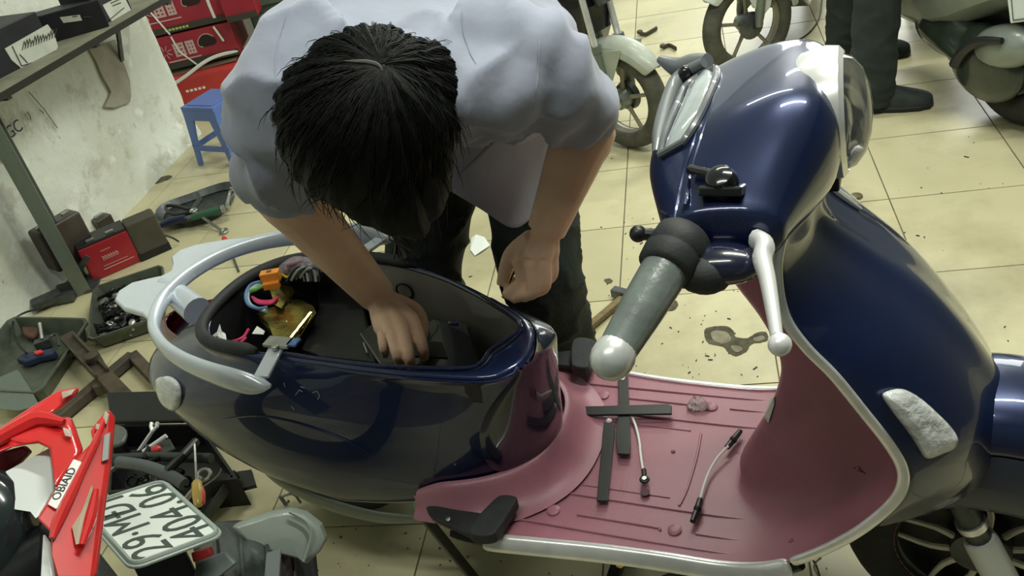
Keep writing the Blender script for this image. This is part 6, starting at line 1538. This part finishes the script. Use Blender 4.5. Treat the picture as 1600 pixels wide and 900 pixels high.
obj('plate_characters', ([Ml @ v for v in V_], F_), m_ch, lp, smooth=False)
obj('plate_border', join(*[tube([Ml @ (a + ez_ * .002) for a in (q1.lerp(q2, .06) + ey_ * .008, q0 + ex_ * .008)], .0012, 5), tube([Ml @ (a + ez_ * .002) for a in (q1.lerp(q2, .06) + ey_ * .008, q2 + ey_ * .008)], .0012, 5)]), m_ch, lp)
# dark moped standing further back
cM = at(1462, 18, 0)
t = thing('moped', cM, 'dark moped stand and underside just behind the grey scooter', 'moped', math.radians(70))
obj('engine', ball((0, 0, .20), (.18, .12, .10), 18, 12), m_black, t)
obj('stand_leg', tube([(.02, .06, .18), (.02, .10, .06), (.05, .12, .012), (.10, .12, .02)], .014, 10, smooth=3), m_dsteel, t)
obj('foot_rest', tube([(-.1, .1, .22), (-.1, .22, .22)], .016, 10), m_steel, t)
obj('body_panel', loft([[Vector((x, y, z)) for y, z in ((.12, .24), (.14, .5), (0, .62), (-.14, .5), (-.12, .24))] for x in (-.2, 0, .4, .8)], True, True, True), m_blackg, t, bev=.02)
for x in (.95,): obj('tyre', lathe([(.20 + .04 * math.cos(q), .04 * math.sin(q)) for q in [2 * math.pi * k / 12 for k in range(13)]], (x, 0, .24), (0, 1, 0), 32, False, False), m_tyre, t)
# red tool chest, leaning panel, floor bits at the top
a, b_ = at(862, 27, 0), at(925, 17, 0); d = (b_ - a); n = Vector((-d.y, d.x, 0)).normalized()
t = thing('toolbox', a, 'dark red toolbox on the tiles behind the mechanic’s shoulder', 'toolbox')
obj('body', local(t, slab([a, b_ + d * .4, b_ + d * .4 + n * .25, a + n * .25], (0, 0, .11))), mat('dark red chest', (.20, .012, .022), .4, coat=.2), t, smooth=False, bev=.006)
obj('lid', local(t, slab([a + Vector((0, 0, .112)), b_ + d * .4 + Vector((0, 0, .112)), b_ + d * .4 + n * .25 + Vector((0, 0, .112)), a + n * .25 + Vector((0, 0, .112))], (0, 0, .03))), m_dsteel, t, smooth=False, bev=.006)
obj('handle', local(t, tube([a.lerp(b_, .4) + n * .1 + Vector((0, 0, .142)), a.lerp(b_, .4) + n * .1 + Vector((0, 0, .17)), a.lerp(b_, 1.0) + n * .1 + Vector((0, 0, .17)), a.lerp(b_, 1.0) + n * .1 + Vector((0, 0, .142))], .008, 8)), m_dsteel, t)
p0 = aty(861, 40, 2.05); 
t = thing('panel', Vector((p0.x, p0.y, 0)), 'pale grey metal panel standing behind the mechanic’s shoulder', 'panel')
obj('sheet', box((-.18, .05, .45), (.36, .012, .90), .15), mat('pale grey sheet', (.38, .42, .38), .45, metal=.2, var=.1), t, smooth=False)
obj('panel_edge', box((-.004, .075, .45), (.03, .03, .90), .15), mat('pale edge', (.55, .60, .54), .4), t, smooth=False, bev=.004)
obj('paper_scrap', slab([at(x, y, .002) for x, y in ((863, 30), (884, 24), (878, 30), (864, 40))], (0, 0, .003)), mat('white paper', (.86, .90, .88), .7), smooth=False, label='white paper corner on the tiles before the red toolbox', cat='paper')
for pts, lb in ((((1000, 52), (1008, 54), (1016, 50), (1026, 44)), 'rusty bracket on the tiles behind the pale fender'), (((1036, 74), (1046, 71), (1056, 76)), 'second rusty bracket on the tiles, nearer the blue handlebar cover')):
    obj('bracket', join(tube([at(x, y, .012) for x, y in pts], .011, 8, smooth=3, flat=.5), lathe([(.014, 0), (.014, .012), (.008, .016)], at(*pts[0], .01), (0, 0, 1), 10)), m_rust, label=lb, cat='bracket')
